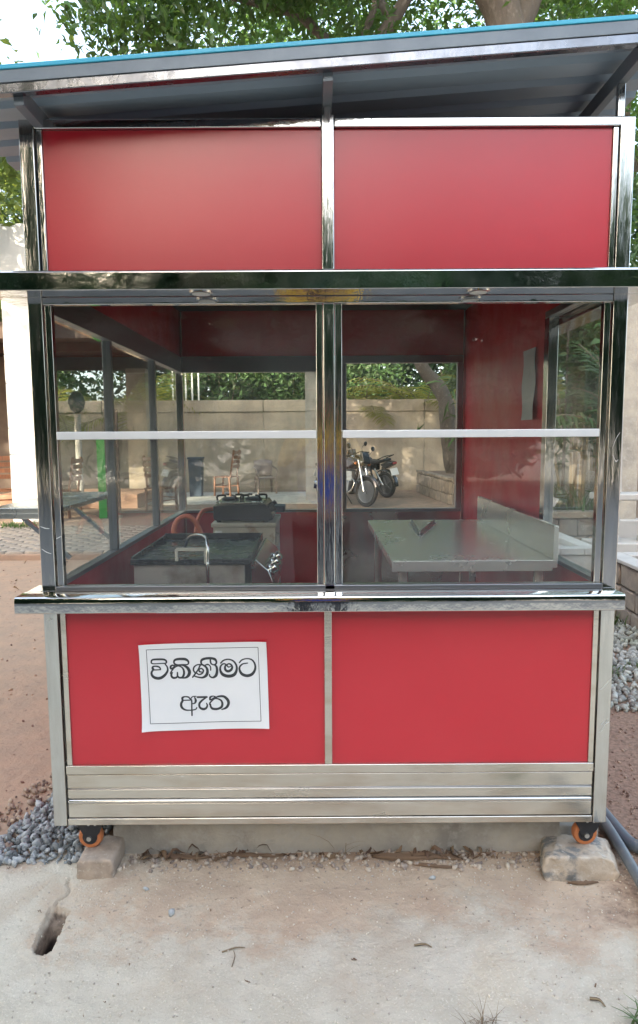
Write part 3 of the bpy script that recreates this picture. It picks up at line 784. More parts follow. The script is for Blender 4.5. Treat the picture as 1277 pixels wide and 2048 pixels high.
# ------------------------------------------------------------------ foreground: kerb, blocks, rock, pipes, gravel, litter
rs = np.random.default_rng(11)
def wobble(o, cuts, amp, scale, seed, chip=0):
    """subdivide a block and roughen its faces and edges"""
    import bmesh
    bm = bmesh.new(); bm.from_mesh(o.data)
    if chip:
        bmesh.ops.bevel(bm, geom=list(bm.edges), offset=chip, segments=2, affect='EDGES', profile=0.5)
        bmesh.ops.triangulate(bm, faces=list(bm.faces))
        for _ in range(2):
            bmesh.ops.subdivide_edges(bm, edges=[e for e in bm.edges if e.calc_length() > 0.012], cuts=cuts, use_grid_fill=True)
            bmesh.ops.triangulate(bm, faces=list(bm.faces))
    else:
        bmesh.ops.subdivide_edges(bm, edges=bm.edges, cuts=cuts, use_grid_fill=True)
    from mathutils import noise
    for vv in bm.verts:
        p = vv.co * scale + Vector((seed, seed * 2.3, seed * 0.7))
        vv.co += noise.noise_vector(p) * amp + noise.noise_vector(p * 3.1) * amp * 0.4
    bm.to_mesh(o.data); bm.free()
    o.data.polygons.foreach_set('use_smooth', [True] * len(o.data.polygons))
    try: o.data.set_sharp_from_angle(angle=math.radians(55))
    except Exception: pass
slab = G().box(0.14, 1.88, 0.17, 2.6, GZ - 0.1, 0.053).build('paved_plinth', CONC, kind='structure', bevel=0.006)
kerb = G().box(0.16, 1.72, 0.118, 0.168, GZ - 0.08, 0.108).build('concrete_kerb', CONC, org=(0.94, 0.14, GZ), label='low rough concrete kerb under the kiosk', cat='kerb', bevel=0.008)
wobble(kerb, 24, 0.006, 9, 3.0)

blk = G().prism([(0.071, -0.030), (0.074, 0.040), (0.084, 0.055), (0.185, 0.055), (0.197, 0.048), (0.196, -0.030)], -0.020, 0.125)
blk = blk.build('cement_block', BLOCK, org=(0.134, 0.05, GZ), label='small tan cement block under the left caster', cat='block')
wobble(blk, 2, 0.0030, 38, 1.0, .007)
rk = [(1.608, 0.02), (1.622, 0.062), (1.66, 0.072), (1.80, 0.066), (1.842, 0.050), (1.866, 0.0), (1.852, -0.036), (1.72, -0.036), (1.64, -0.036), (1.618, -0.012)]
rock = G().prism(rk, -0.040, 0.13).shear(lambda p: (p[0] + (p[1] + .04) * .25, p[1], p[2] - (max(0, p[2]) * (p[1] + .04) * 2.2))).build('boulder', ROCK, org=(1.73, 0.05, GZ), label='rough pale brown granite stone under the right caster', cat='stone')
wobble(rock, 2, 0.0075, 22, 5.0, .008)

pp = catmull([(1.87, 0.75, 0.05), (1.905, 0.45, 0.045), (1.922, 0.21, 0.032), (1.906, -0.06, 0.026), (1.885, -0.30, 0.022), (1.86, -0.62, 0.02)], 6)
G().tube(pp, 0.0185, 14).build('drain_pipe', PIPE, smooth=True, org=(1.9, 0.1, GZ), label='straight grey plastic pipe slanting forward beside the kiosk corner', cat='pipe', group='grey plastic pipes')
pp = catmull([(1.915, 0.80, 0.03), (1.945, 0.42, 0.024), (1.958, 0.22, 0.02), (1.966, 0.13, 0.018), (1.99, 0.092, 0.018), (2.06, 0.082, 0.018), (2.5, 0.09, 0.018), (3.0, 0.12, 0.018)], 6)
G().tube(pp, 0.022, 14).build('drain_pipe', PIPE, smooth=True, org=(2.1, 0.2, GZ), label='dark bent plastic pipe turning right behind the straight one', cat='pipe', group='grey plastic pipes')

ICO_V = np.array([(0, -1, -1.618), (0, 1, -1.618), (0, -1, 1.618), (0, 1, 1.618), (-1, -1.618, 0), (-1, 1.618, 0), (1, -1.618, 0), (1, 1.618, 0), (-1.618, 0, -1), (1.618, 0, -1), (-1.618, 0, 1), (1.618, 0, 1)]) / 1.902
from itertools import combinations
ICO_F = [c for c in combinations(range(12), 3) if all(np.linalg.norm(ICO_V[a] - ICO_V[b]) < 1.06 for a, b in combinations(c, 2))]
ICO_F = np.array([c if np.dot(np.cross(ICO_V[c[1]] - ICO_V[c[0]], ICO_V[c[2]] - ICO_V[c[0]]), ICO_V[c[0]]) > 0 else (c[0], c[2], c[1]) for c in ICO_F])
def rotmats(n, rng):
    q = rng.normal(size=(n, 4)); q /= np.linalg.norm(q, axis=1, keepdims=True)
    w_, x, y, z = q.T
    return np.stack([1 - 2 * (y * y + z * z), 2 * (x * y - z * w_), 2 * (x * z + y * w_), 2 * (x * y + z * w_), 1 - 2 * (x * x + z * z), 2 * (y * z - x * w_), 2 * (x * z - y * w_), 2 * (y * z + x * w_), 1 - 2 * (x * x + y * y)], -1).reshape(n, 3, 3)
def stones(C, size, rng, rough=0.28):
    n = len(C)
    V = ICO_V[None] * (1 + rough * (rng.random((n, 12, 1)) * 2 - 1))
    V = V * (np.array([1.0, 0.8, 0.6]) * (0.75 + 0.5 * rng.random((n, 1, 3))))
    V = np.einsum('nij,nkj->nki', rotmats(n, rng), V) * np.asarray(size).reshape(-1, 1, 1)
    return (V + C[:, None, :]).reshape(-1, 3), (np.arange(n)[:, None, None] * 12 + ICO_F[None]).reshape(-1, 3)
def pile(name, label, n, sampler, smin, smax, m, seed, hfun):
    rng = np.random.default_rng(seed)
    xy = sampler(rng, n)
    s = smin + (smax - smin) * rng.random(len(xy)) ** 2
    z = hfun(xy[:, 0], xy[:, 1]) * rng.random(len(xy)) ** 0.5 + s * 0.35 + GZ
    V, F_ = stones(np.column_stack([xy, z]), s, rng)
    return link(name, nmesh(name, V, F_), m, label=label, kind='stuff')
def tri_sampler(poly):
    poly = np.array(poly)
    lo, hi = poly.min(0), poly.max(0)
    def f(rng, n):
        out = np.empty((0, 2))
        while len(out) < n:
            p = lo + (hi - lo) * rng.random((n * 2, 2))
            q = p + 0.05 * np.column_stack([fbm(p[:, 0] * 8, p[:, 1] * 8), fbm(p[:, 0] * 8 + 9, p[:, 1] * 8)])
            out = np.vstack([out, p[inpoly(q[:, 0], q[:, 1], poly)]])
        return out[:n]
    return f
pile('gravel_heap', 'blue grey crushed gravel spilling from under the kiosk on the left', 2400, tri_sampler([(-0.30, 0.06), (0.10, 0.06), (0.14, 0.4), (0.05, 1.3), (-0.06, 1.1), (-0.16, 0.62), (-0.24, 0.34)]), 0.007, 0.019, GRAVEL, 21,
     lambda x, y: np.clip(0.05 - 0.12 * np.maximum(0, -x - 0.02), 0.0, 1) * np.clip((y - 0.04) * 6, 0, 1))
pile('gravel_heap', 'scattered brown stained gravel at the edge of the left heap', 420, tri_sampler([(-0.46, 0.10), (-0.20, 0.12), (-0.12, 0.62), (-0.02, 1.3), (-0.22, 0.9), (-0.36, 0.5)]), 0.006, 0.016, mat('earthy_gravel', (0.30, 0.22, 0.17), 0.9, island=0.5), 22, lambda x, y: x * 0 + 0.006)
pile('gravel_bed', 'grey gravel bed along the stone planter on the right', 3800, tri_sampler([(2.30, 1.33), (2.9, 1.30), (3.8, 2.0), (3.6, 2.85), (3.2, 3.05), (2.9, 3.2), (2.1, 3.2), (2.0, 1.4)]), 0.014, 0.028, mat('pale_gravel', (0.30, 0.31, 0.29), 0.88, island=0.55, var=(3, (0.24, 0.27, 0.22), 0.4, 0.7)), 23, lambda x, y: x * 0 + 0.015)
pile('loose_grit', 'small pale pebbles and grit scattered on the ground', 6500, lambda rng, n: np.column_stack([-0.5 + 3.0 * rng.random(n), 0.11 - 1.15 * rng.random(n) ** 1.6]), 0.001, 0.004, GRIT, 24, lambda x, y: ground_h(x, y) - GZ)
pile('loose_grit', 'coarser brown stones along the kerb under the kiosk', 620, lambda rng, n: np.column_stack([0.2 + 1.5 * rng.random(n), 0.112 - 0.10 * rng.random(n) ** 1.4]), 0.003, 0.013, mat('kerb_stones', (0.40, 0.33, 0.27), 0.9, island=0.45), 25, lambda x, y: ground_h(x, y) - GZ)
pile('loose_grit', 'brown crumbs of earth on the right side strip', 1500, lambda rng, n: np.column_stack([1.9 + 0.9 * rng.random(n), -0.2 + 1.6 * rng.random(n)]), 0.002, 0.009, mat('earth_crumbs', (0.26, 0.18, 0.135), 0.95, island=0.5), 26, lambda x, y: x * 0)
pile('loose_grit', 'small clods on the red earth yard to the left', 700, lambda rng, n: np.column_stack([-2.6 + 2.6 * rng.random(n), 0.3 + 5 * rng.random(n)]), 0.002, 0.012, mat('red_clods', (0.36, 0.22, 0.16), 0.95, island=0.5), 27, lambda x, y: x * 0)
# single pebbles one can point at
for (x, y, s, lab) in ((0.423, -0.185, 0.014, 'pale blue grey pebble lying alone in front of the notice panel'), (1.25, -0.03, 0.014, 'light stone chip half buried near the kerb right of centre'), (0.318, -0.075, 0.010, 'small grey pebble near the left cement block')):
    V, F_ = stones(np.array([(x, y, gh(x, y) + s * 0.4)]), np.array([s]), np.random.default_rng(int(x * 100)))
    V = V - np.array([x, y, 0])
    link('pebble', nmesh('pebble', V, F_), mat('pebble_grey', (0.36, 0.38, 0.38), 0.8, var=(90, (0.5, 0.5, 0.48), 0.4, 0.7)), o3=Vector((x, y, 0)), label=lab, cat='pebble', group='loose pebbles')
# dry leaves banked against the kerb
def dry_leaves(C, L0, L1, rng, wid=0.35):
    vs = []; fs = []
    for c in C:
        L_ = L0 + (L1 - L0) * rng.random(); a = rng.random() * 6.28; wd = L_ * wid * (0.6 + 0.6 * rng.random())
        d = np.array((math.cos(a), math.sin(a) * 0.6, 0.25 * rng.normal())); s_ = np.array((-math.sin(a), math.cos(a), 0.7 * rng.normal())); s_ /= np.linalg.norm(s_)
        curl = 0.25 * rng.normal(); n = 5; b = len(vs)
        for i in range(n + 1):
            t = i / n; ww = wd * math.sin(math.pi * min(0.97, 0.06 + t * 0.9)) * 0.5
            q = np.array(c) + d * L_ * (t - 0.5) + np.array((0, 0, 1)) * (curl * L_ * math.sin(t * 3.1) + 0.004 * rng.normal())
            for k in (-1, 0, 1): vs.append(tuple(q + s_ * ww * k + np.array((0, 0, 1)) * abs(k) * ww * 0.5))
        for i in range(n):
            for k in range(2): fs.append((b + i * 3 + k, b + i * 3 + k + 1, b + i * 3 + k + 4, b + i * 3 + k + 3))
    return np.array(vs), np.array(fs)
rl = np.random.default_rng(31)
cc = []
for (xa, xb, n) in ((0.26, 0.55, 34), (0.55, 0.95, 14), (1.02, 1.5, 44), (0.2, 1.6, 14)):
    for _ in range(n):
        x = xa + (xb - xa) * rl.random(); y = 0.108 - 0.035 * rl.random() ** 1.5
        cc.append((x, y, gh(x, y) + 0.002 + 0.006 * rl.random()))
V, F_ = dry_leaves(cc, 0.02, 0.075, rl, 0.24)
link('leaf_litter', nmesh('leaf_litter', V, F_), DRYLEAF, label='curled brown dry leaves banked along the kerb', kind='stuff')
cc = [(x, y, gh(x, y) + 0.003) for x, y in zip(-0.4 + 2.9 * rl.random(46), 0.05 - 0.95 * rl.random(46))]
V, F_ = dry_leaves(cc, 0.006, 0.022, rl, 0.3)
link('leaf_litter', nmesh('leaf_litter', V, F_), DRYLEAF, label='tiny brown leaf scraps strewn over the forecourt', kind='stuff')
cc = [(x, y, GZ + 0.012) for x, y in zip(-2.9 + 2.4 * rl.random(40), 3.2 + 2.6 * rl.random(40))]
V, F_ = dry_leaves(cc, 0.03, 0.07, rl, 0.5)
link('leaf_litter', nmesh('leaf_litter', V, F_), DRYLEAF, label='fallen leaves on the red yard near the paving', kind='stuff')
def dry_sheath(pts, wd, lab, seed):
    """long dead leaf: a wrinkled strip folded along its midrib"""
    rng = random.Random(seed); p = catmull(pts, 6); n = len(p); vs = []
    for i, q in enumerate(p):
        t = i / (n - 1); w_ = wd * (math.sin(math.pi * min(.96, .08 + .88 * t)) ** .6) * rng.uniform(.75, 1.15)
        z = gh(q[0], q[1])
        for k, (a, b) in enumerate(((-1, .15), (-.5, .75), (0, .35), (.5, .8), (1, .2))):
            vs.append((q[0] + rng.uniform(-.002, .002), q[1] + a * w_ * .5, z + q[2] + b * w_ * .55 * rng.uniform(.6, 1.2)))
    o = G().add(vs, [(5 * i + k, 5 * i + k + 1, 5 * i + k + 6, 5 * i + k + 5) for i in range(n - 1) for k in range(4)]).build('dry_leaf', DRYLEAF, smooth=True, org=(pts[1][0], pts[1][1], GZ), label=lab, cat='leaf', group='dry leaves', fixn=False)
    md = o.modifiers.new('thickness', 'SOLIDIFY'); md.thickness = .0012
dry_sheath([(1.06, 0.085, .002), (1.15, 0.075, .004), (1.28, 0.08, .003), (1.37, 0.065, .004)], .034, 'long wrinkled dry leaf lying along the kerb right of centre', 1)
dry_sheath([(0.54, 0.092, .002), (0.64, 0.095, .003), (0.76, 0.098, .002)], .018, 'narrow dry leaf against the middle of the kerb', 2)
dry_sheath([(1.20, 0.045, .001), (1.27, 0.03, .003), (1.33, 0.028, .002)], .016, 'small folded dry leaf just in front of the long one', 3)
dry_sheath([(1.69, -0.052, .001), (1.74, -0.060, .004), (1.79, -0.052, .002)], .016, 'dry curled leaf at the foot of the granite stone', 4)
dry_sheath([(0.36, 0.090, .002), (0.44, 0.085, .004), (0.50, 0.09, .003)], .022, 'brown dry leaf by the kerb near the left cement block', 5)
# grass blades
def tuft(name, lab, x, y, n, h, m, seed, spread=0.06, z0=None, droop=0.6, wd=0.0025):
    rng = np.random.default_rng(seed); vs = []; fs = []
    z = gh(x, y) if z0 is None else z0
    for _ in range(n):
        a = rng.random() * 6.28; L_ = h * (0.4 + 0.8 * rng.random()); b = len(vs)
        bx, by = rng.normal() * spread, rng.normal() * spread * 0.6
        d = np.array((math.cos(a), math.sin(a), 0)); s_ = np.array((-d[1], d[0], 0)) * wd * (0.7 + 0.8 * rng.random())
        for i in range(5):
            t = i / 4
            q = np.array((bx, by, -0.004)) + d * L_ * t * t * droop + np.array((0, 0, 1)) * L_ * (t - droop * 0.45 * t * t)
            vs += [tuple(q - s_ * (1 - t * 0.9)), tuple(q + s_ * (1 - t * 0.9))]
        fs += [(b + 2 * i, b + 2 * i + 1, b + 2 * i + 3, b + 2 * i + 2) for i in range(4)]
    return link(name, nmesh(name, np.array(vs), np.array(fs)), m, o3=Vector((x, y, z)), label=lab, kind='stuff')
tuft('grass_tuft', 'dry wiry weed flattened on the concrete at the bottom right', 1.29, -0.60, 46, 0.05, STRAW, 41, 0.02, droop=1.1, wd=0.0012)
tuft('weed', 'green weed with brown leaves at the bottom right corner', 1.70, -0.62, 90, 0.07, WEED, 42, 0.028, droop=0.9, wd=0.004)
tuft('grass_tuft', 'thin grass sprouting from the middle of the kerb', 0.965, 0.106, 7, 0.10, STRAW, 43, 0.02, droop=0.8, wd=0.0015)
tuft('grass_tuft', 'green grass patch at the foot of the tall white pillar', -3.62, 8.35, 240, 0.16, WEED, 44, 0.26, z0=0.07, droop=0.9, wd=0.008)
tuft('grass_tuft', 'low green weeds between gravel bed and stone planter', 2.98, 3.02, 200, 0.13, WEED, 45, 0.10, z0=GZ, wd=0.008)
tuft('grass_tuft', 'small weeds growing through the right gravel bed', 2.62, 1.9, 120, 0.07, WEED, 46, 0.12, z0=GZ + 0.01, wd=0.006)
def sticks(lst):
    for a, b, r, lab in lst:
        a = (a[0], a[1], gh(a[0], a[1]) + r); b = (b[0], b[1], gh(b[0], b[1]) + r)
        mid = tuple((p + q) / 2 + d for p, q, d in zip(a, b, (0.006, 0.004, 0.004)))
        G().tube(catmull([a, mid, b], 3), [r, r, r, r * .9, r * .7, r * .6, r * .4], 6).build('twig', STRAW, smooth=True, org=(a[0], a[1], GZ), label=lab, cat='twig', group='twigs on the forecourt')
sticks([((0.60, -0.345), (0.665, -0.33), .0022, 'thin brown twig on the pale concrete left of centre'), ((0.635, -0.40), (0.632, -0.34), .0015, 'short twig pointing to the camera left of centre'), ((1.15, -0.33), (1.20, -0.335), .003, 'dark broken twig on the concrete right of centre'), ((1.58, -0.52), (1.61, -0.545), .004, 'brown stub of twig at the bottom right')])

# ------------------------------------------------------------------ inside the kiosk
T = empty('steel_table', (1.45, 0.95, ZB + 0.014), 'stainless steel work table with raised side splash inside the kiosk', 'table')
G().box(1.150, 1.760, 0.34, 1.56, 0.955, 0.985).build('table_top', TABLE, T, bevel=0.003)
G().box(1.150, 1.7415, 0.334, 0.3395, 0.945, 0.986).build('front_lip', TABLE, T, bevel=0.002)
G().box(1.742, 1.7595, 0.334, 1.56, 0.9855, 1.112).build('backsplash', TABLE, T, bevel=0.002)
for x in (1.20, 1.71):
    for y in (0.40, 1.50):
        G().tube([(x, y, ZB + 0.014), (x, y, 0.954)], 0.019, 14).build('leg', TABLE, T, smooth=True)
G().box(1.17, 1.74, 0.42, 1.48, 0.38, 0.40).build('undershelf', TABLE, T, bevel=0.002)
bkt = G()
for a, b in (((1.368, 1.43, 0.995), (1.345, 0.97, 0.995)), ((1.345, 0.97, 0.995), (1.487, 1.42, 0.995))):
    a, b = Vector(a), Vector(b); d = (b - a).normalized()
    bkt.bar(a, b, 0.004, 0.02); bkt.bar(a + Vector((0, 0, -.0085)), b + Vector((0, 0, -.0085)), 0.022, 0.003)
bkt.build('metal_bracket', DARKST, org=(1.4, 1.2, 0.985), label='V shaped metal angle bracket lying on the steel table', cat='bracket', bevel=0.001)
# griddle
A = empty('griddle', (0.39, 0.72, ZB + 0.014), 'flat black gas griddle with steel control panel inside the kiosk', 'griddle')
G().box(0.175, 0.60, 0.44, 1.02, 0.80, 0.957).build('body', SOOT, A, bevel=0.004)
G().box(0.165, 0.622, 0.43, 1.05, 0.9575, 0.968).build('plate', IRON, A, bevel=0.002)
for nm, b in (('rim', (0.165, 0.622, 0.43, 0.44, 0.9685, 0.980)), ('rim', (0.165, 0.622, 1.04, 1.05, 0.9685, 0.992)), ('rim', (0.165, 0.175, 0.4405, 1.0395, 0.9685, 0.988)), ('rim', (0.612, 0.622, 0.4405, 1.0395, 0.9685, 0.992))):
    G().box(*b).build(nm, IRON, A, bevel=0.002)
cp = G().prism([(0.6225, 0.955), (0.640, 0.975), (0.690, 0.93), (0.715, 0.86), (0.705, 0.80), (0.6225, 0.80)], 0.45, 1.01).build('control_panel', STEELT, A, bevel=0.004)
for y in (0.52, 0.65, 0.78):
    G().lathe([(0.026, 0), (0.026, 0.012), (0.02, 0.016), (0.02, 0.038), (0.017, 0.042)], (0.683, y, 0.915), (0.85, -0.15, 0.5), 18).build('knob', CHROME, cp, smooth=True)
for x in (0.21, 0.57):
    for y in (0.48, 0.98):
        G().tube([(x, y, ZB + 0.014), (x, y, 0.83)], 0.015, 8).build('leg', SOOT, A)
hd = G()
for a, b in (((0.345, 0.42, 0.975), (0.345, 0.42, 1.02)), ((0.345, 0.42, 1.02), (0.455, 0.42, 1.02)), ((0.455, 0.42, 1.02), (0.455, 0.42, 0.965))): hd.bar(a, b, 0.012, 0.010, (0, 1, 0))
hd.build('handle_frame', CREAM, A, bevel=0.001)
# cabinet + stove
B = empty('storage_cabinet', (0.49, 1.66, ZB + 0.014), 'cream painted metal cabinet with rust stains behind the griddle', 'cabinet')
G().box(0.325, 0.655, 1.47, 1.87, ZB + 0.014, 0.962).build('body', CREAM, B, bevel=0.004)
G().box(0.315, 0.662, 1.46, 1.88, 0.9625, 0.985).build('top', CREAM, B, bevel=0.004)
G().box(0.656, 0.668, 1.50, 1.56, 0.86, 0.92).build('latch', CREAM, B, bevel=0.002)
G().box(0.335, 0.372, 1.464, 1.4695, 0.90, 0.945).build('label_plate', PLATE, B)
ST = empty('gas_stove', (0.49, 1.66, 0.985), 'black two burner gas stove on top of the cream cabinet', 'stove')
G().prism([(0.325, 1.005), (0.325, 1.075), (0.60, 1.085), (0.64, 1.02), (0.64, 1.0), (0.62, 0.995), (0.34, 0.995)], 1.48, 1.86).build('body', ENAMEL, ST, bevel=0.004)
G().box(0.335, 0.585, 1.50, 1.84, 1.0865, 1.091).build('hob', STEELT, ST, bevel=0.001)
for x in (0.395, 0.525):
    bn = G().lathe([(0.045, 0), (0.05, 0.008), (0.035, 0.014)], (x, 1.66, 1.0915), n=18).build('burner', BLACK, ST, smooth=True)
    for k in range(4):
        a = k * math.pi / 2 + 0.5
        c_, s_ = math.cos(a), math.sin(a)
        G().tube(catmull([(x + c_ * 0.075, 1.66 + s_ * 0.075, 1.0915), (x + c_ * 0.075, 1.66 + s_ * 0.075, 1.115), (x + c_ * 0.03, 1.66 + s_ * 0.03, 1.118)], 3), 0.006, 6).build('pan_support', BLACK, bn)
for y in (1.56, 1.74):
    G().lathe([(0.022, 0), (0.02, 0.028)], (0.622, y, 1.05), (0.85, 0, 0.5), 14).build('knob', BLACK, ST, smooth=True)
G().box(0.641, 0.70, 1.56, 1.68, 1.03, 1.065).build('valve_box', NAVY, ST, bevel=0.006)
for x in (0.35, 0.60):
    for y in (1.51, 1.83): G().tube([(x, y, 0.985), (x, y, 0.996)], 0.012, 8).build('foot', BLACK, ST)
# hoses and pipe
hp = catmull([(0.30, 1.13, 0.90), (0.240, 1.10, 0.93), (0.195, 1.10, 0.99), (0.215, 1.11, 1.05), (0.268, 1.12, 1.06), (0.31, 1.13, 1.00), (0.322, 1.14, 0.93), (0.31, 1.18, 0.86)], 8)
G().tube(hp, 0.012, 12).build('gas_hose', HOSE, smooth=True, org=(0.26, 1.04, 0.86), label='looped orange rubber gas hose behind the griddle', cat='hose', group='orange gas hoses')
hp = catmull([(0.322, 1.62, 1.045), (0.26, 1.55, 1.04), (0.235, 1.48, 0.97), (0.235, 1.44, 0.85), (0.24, 1.40, 0.60)], 8)
G().tube(hp, 0.011, 12).build('gas_hose', HOSE, smooth=True, org=(0.26, 1.5, 0.60), label='orange rubber gas hose hanging from the black stove', cat='hose', group='orange gas hoses')
bp = catmull([(0.335, 0.62, 0.985), (0.37, 0.54, 1.045), (0.42, 0.44, 1.072), (0.465, 0.36, 1.075), (0.482, 0.30, 1.055), (0.484, 0.285, 1.0), (0.484, 0.28, 0.9), (0.484, 0.28, 0.19)], 7)
G().tube(bp, 0.006, 10).build('bent_steel_pipe', CHROME, smooth=True, org=(0.48, 0.28, 0.19), label='bent chrome pipe rising behind the counter over the griddle', cat='pipe')
st = G()
v = []; n = 10
for i in range(n + 1):
    t = i / n; z = 1.805 - 0.30 * t
    for y in (0.775 - 0.02 * t, 0.945 - 0.03 * t * t):
        v.append((W - 0.0365 - 0.006 * math.sin(t * 5 + y * 9) ** 2 - (0.012 * t * t), y, z))
st.add(v, [(2 * i, 2 * i + 1, 2 * i + 3, 2 * i + 2) for i in range(n)])
so_ = st.build('plastic_strip', TAPE, org=(W - 0.04, 0.86, 1.5), label='pale grey plastic strip hanging on the red right wall', cat='strip', fixn=False)
md = so_.modifiers.new('thickness', 'SOLIDIFY'); md.thickness = 0.0015

# ------------------------------------------------------------------ yard behind: wall, pillars, veranda
WY = 15.9
BW = empty('boundary_wall', (-1.5, WY, GZ), 'long stained beige boundary wall with coping at the back of the yard', 'wall')
rb = random.Random(5)
xa = -13.0
while xa < 9.5:
    xb = xa + 2.08
    G().box(xa + 0.012, xb - 0.012, WY + rb.uniform(-.006, .006), WY + 0.12, GZ - 0.05, 2.02).build('panel', WALLC, BW, bevel=0.006)
    G().box(xa + 0.008, xb - 0.008, WY - 0.03, WY + 0.15, 2.03, 2.33).build('coping', WALLC, BW, bevel=0.012)
    G().box(xa - 0.011, xa + 0.011, WY + 0.02, WY + 0.10, GZ, 2.02).build('joint', CONC, BW)
    xa = xb
G().box(-3.4, 0.95, 12.4, 15.2, GZ - 0.05, 0.012).build('garden_path', CONCP, kind='structure', bevel=0.01)

def pillar(x0, x1, y0, y1, zs, lab, m=WHITE):
    p = empty('pillar', ((x0 + x1) / 2, (y0 + y1) / 2, 0), lab, 'pillar', 'square masonry pillars')
    for a, b in zip(zs[:-1], zs[1:]):
        G().box(x0, x1, y0, y1, a + 0.005, b - 0.005).build('block', m, p, bevel=0.004)
    G().box(x0 + .012, x1 - .012, y0 + .012, y1 - .012, zs[0], zs[-1] - .02).build('core', m, p)
    return p
pillar(-4.07, -3.53, 9.0, 9.5, [GZ, .12, 1.15, 1.57, 2.28, 2.73, 3.6, 4.72], 'tall white block pillar left of the kiosk')
pillar(0.61, 0.97, 13.0, 13.36, [GZ, .12, .75, 1.4, 1.95, 2.5, 3.3], 'white square pillar by the motorbikes behind the kiosk', CONCP)
pillar(-3.42, -2.98, 13.6, 14.0, [GZ, .2, .9, 1.7, 2.5, 2.94], 'cream pillar holding the far edge of the veranda', WALLC)
VR = empty('veranda', (-6.4, 11.5, 0), 'dark timber veranda with tiled ceiling left of the yard', 'veranda')
for k in range(14):
    x0 = -10.2 + k * 0.54
    G().box(x0, x0 + 0.53, 9.55, 14.2, 3.28, 3.32).build('ceiling_board', BEAM, VR)
for y0, z0 in ((9.56, 3.05), (11.8, 3.1), (14.02, 2.94)):
    G().box(-10.2, -2.65, y0, y0 + 0.16, z0, 3.275).build('beam', BEAM, VR, bevel=0.008)
G().box(-10.2, -4.75, 12.6, 12.8, GZ, 3.09).build('back_wall', mat('dim_plaster', (0.20, 0.16, 0.13), 0.9, var=(2, (0.13, 0.10, 0.085), 0.4, 0.7)), VR)
G().box(-5.6, -2.75, 11.7, 13.2, GZ, 0.27).build('step', mat('peach_cement', (0.50, 0.30, 0.20), 0.85, var=(4, (0.40, 0.26, 0.19), 0.4, 0.7)), VR, bevel=0.01)
# paved apron, laid brick by brick
AP = empty('paved_apron', (-2.9, 7.1, 0), 'low apron of grey brick pavers with earth edge left of the kiosk', 'paving')
G().box(-9, -0.9, 5.92, 9.4, GZ - 0.05, 0.058).build('bed', mat('apron_earth', (0.36, 0.25, 0.185), 0.95, var=(3, (0.28, 0.2, 0.15), 0.4, 0.7), bump=(40, .4, .01)), AP, bevel=0.02)
pm_ = None
for j in range(21):
    for i in range(13):
        x = -4.35 + i * 0.232 + (0.116 if j % 2 else 0) + rb.uniform(-.004, .004); y = 5.99 + j * 0.114 + rb.uniform(-.003, .003)
        if pm_ is None:
            o = G().box(-.108, .108, -.05, .05, -.03, .03).build('brick', PAVER, AP, bevel=0.006); pm_ = o.data
        else:
            o = bpy.data.objects.new('brick', pm_); COL.objects.link(o); o.parent = AP
            md = o.modifiers.new('bevel', 'BEVEL'); md.width = .006; md.segments = 1
        if pm_.users == 1: 
            for vv in pm_.vertices: vv.co += Vector(ORG[AP])
        o.location = Vector((x, y, 0.05 + rb.uniform(-.004, .006))) - Vector(ORG[AP])
        o.rotation_euler = (rb.uniform(-.02, .02), rb.uniform(-.02, .02), rb.uniform(-.03, .03))

# ------------------------------------------------------------------ chairs and yard furniture
def wood_chair(label):
    c = empty('wooden_chair', (0, 0, 0), label, 'chair', 'slatted wooden chairs')
    for x in (-.20, .20):
        G().bar((x, -.20, 0), (x, -.19, .44), .04).build('leg', WOODC, c, bevel=.003)
        G().bar((x, .22, 0), (x, .20, .46), .04).build('leg', WOODC, c, bevel=.003)
        G().bar((x * .8, .205, .46), (x * .72, .30, 1.08), .036).build('back_post', WOODC, c, bevel=.003)
        G().bar((x, -.2, .22), (x, .21, .22), .022).build('stretcher', WOODC, c)
    G().bar((-.2, -.195, .26), (.2, -.195, .26), .024).build('stretcher', WOODC, c)
    for k in range(5):
        y = -.2 + k * .1
        G().box(-.23, .23, y - .044, y + .044, .44, .462).build('seat_slat', WOODC, c, bevel=.003)
    for k in range(4):
        z = .70 + k * .105; y = .235 + (z - .46) * .153
        G().bar((-.17, y, z), (.17, y, z), .018, .075).build('back_slat', WOODC, c, bevel=.003)
    return c
wc = wood_chair('slatted wooden chair with red front legs facing left behind the kiosk')
wc.location = (-1.30, 14.25, 0.012); wc.rotation_euler = (0, 0, math.radians(-112))
copy_tree(wc, (-2.15, 11.2, GZ), math.radians(150), 'brown slatted wooden chair seen through the middle side pane')
copy_tree(wc, (-4.62, 9.9, 0.058), math.radians(-150), 'brown slatted wooden chair left of the tall white pillar')
copy_tree(wc, (-3.72, 10.3, GZ), math.radians(-100), 'brown slatted wooden chair just right of the tall white pillar')
copy_tree(wc, (-4.55, 11.0, GZ), math.radians(60), 'brown slatted wooden chair deep in the veranda')
pc = empty('plastic_chair', (0, 0, 0), 'grey brown plastic armchair with curved back by the boundary wall', 'chair')
for x in (-.23, .23):
    G().tube([(x, -.22, 0), (x * .93, -.20, .40)], [.022, .03], 8).build('leg', PLAST, pc, smooth=True)
    G().tube([(x * .95, .24, 0), (x * .86, .18, .42)], [.022, .03], 8).build('leg', PLAST, pc, smooth=True)
    G().tube(catmull([(x * .95, -.2, .40), (x * 1.1, -.22, .56), (x * 1.12, -.08, .63), (x * 1.1, .12, .65), (x * .95, .22, .70)], 4), .018, 8).build('arm', PLAST, pc, smooth=True)
G().prism([(-.23, -.22), (.23, -.22), (.21, .19), (-.21, .19)], .39, .42, 'z').build('seat', PLAST, pc, bevel=.01)
v = []; n = 14
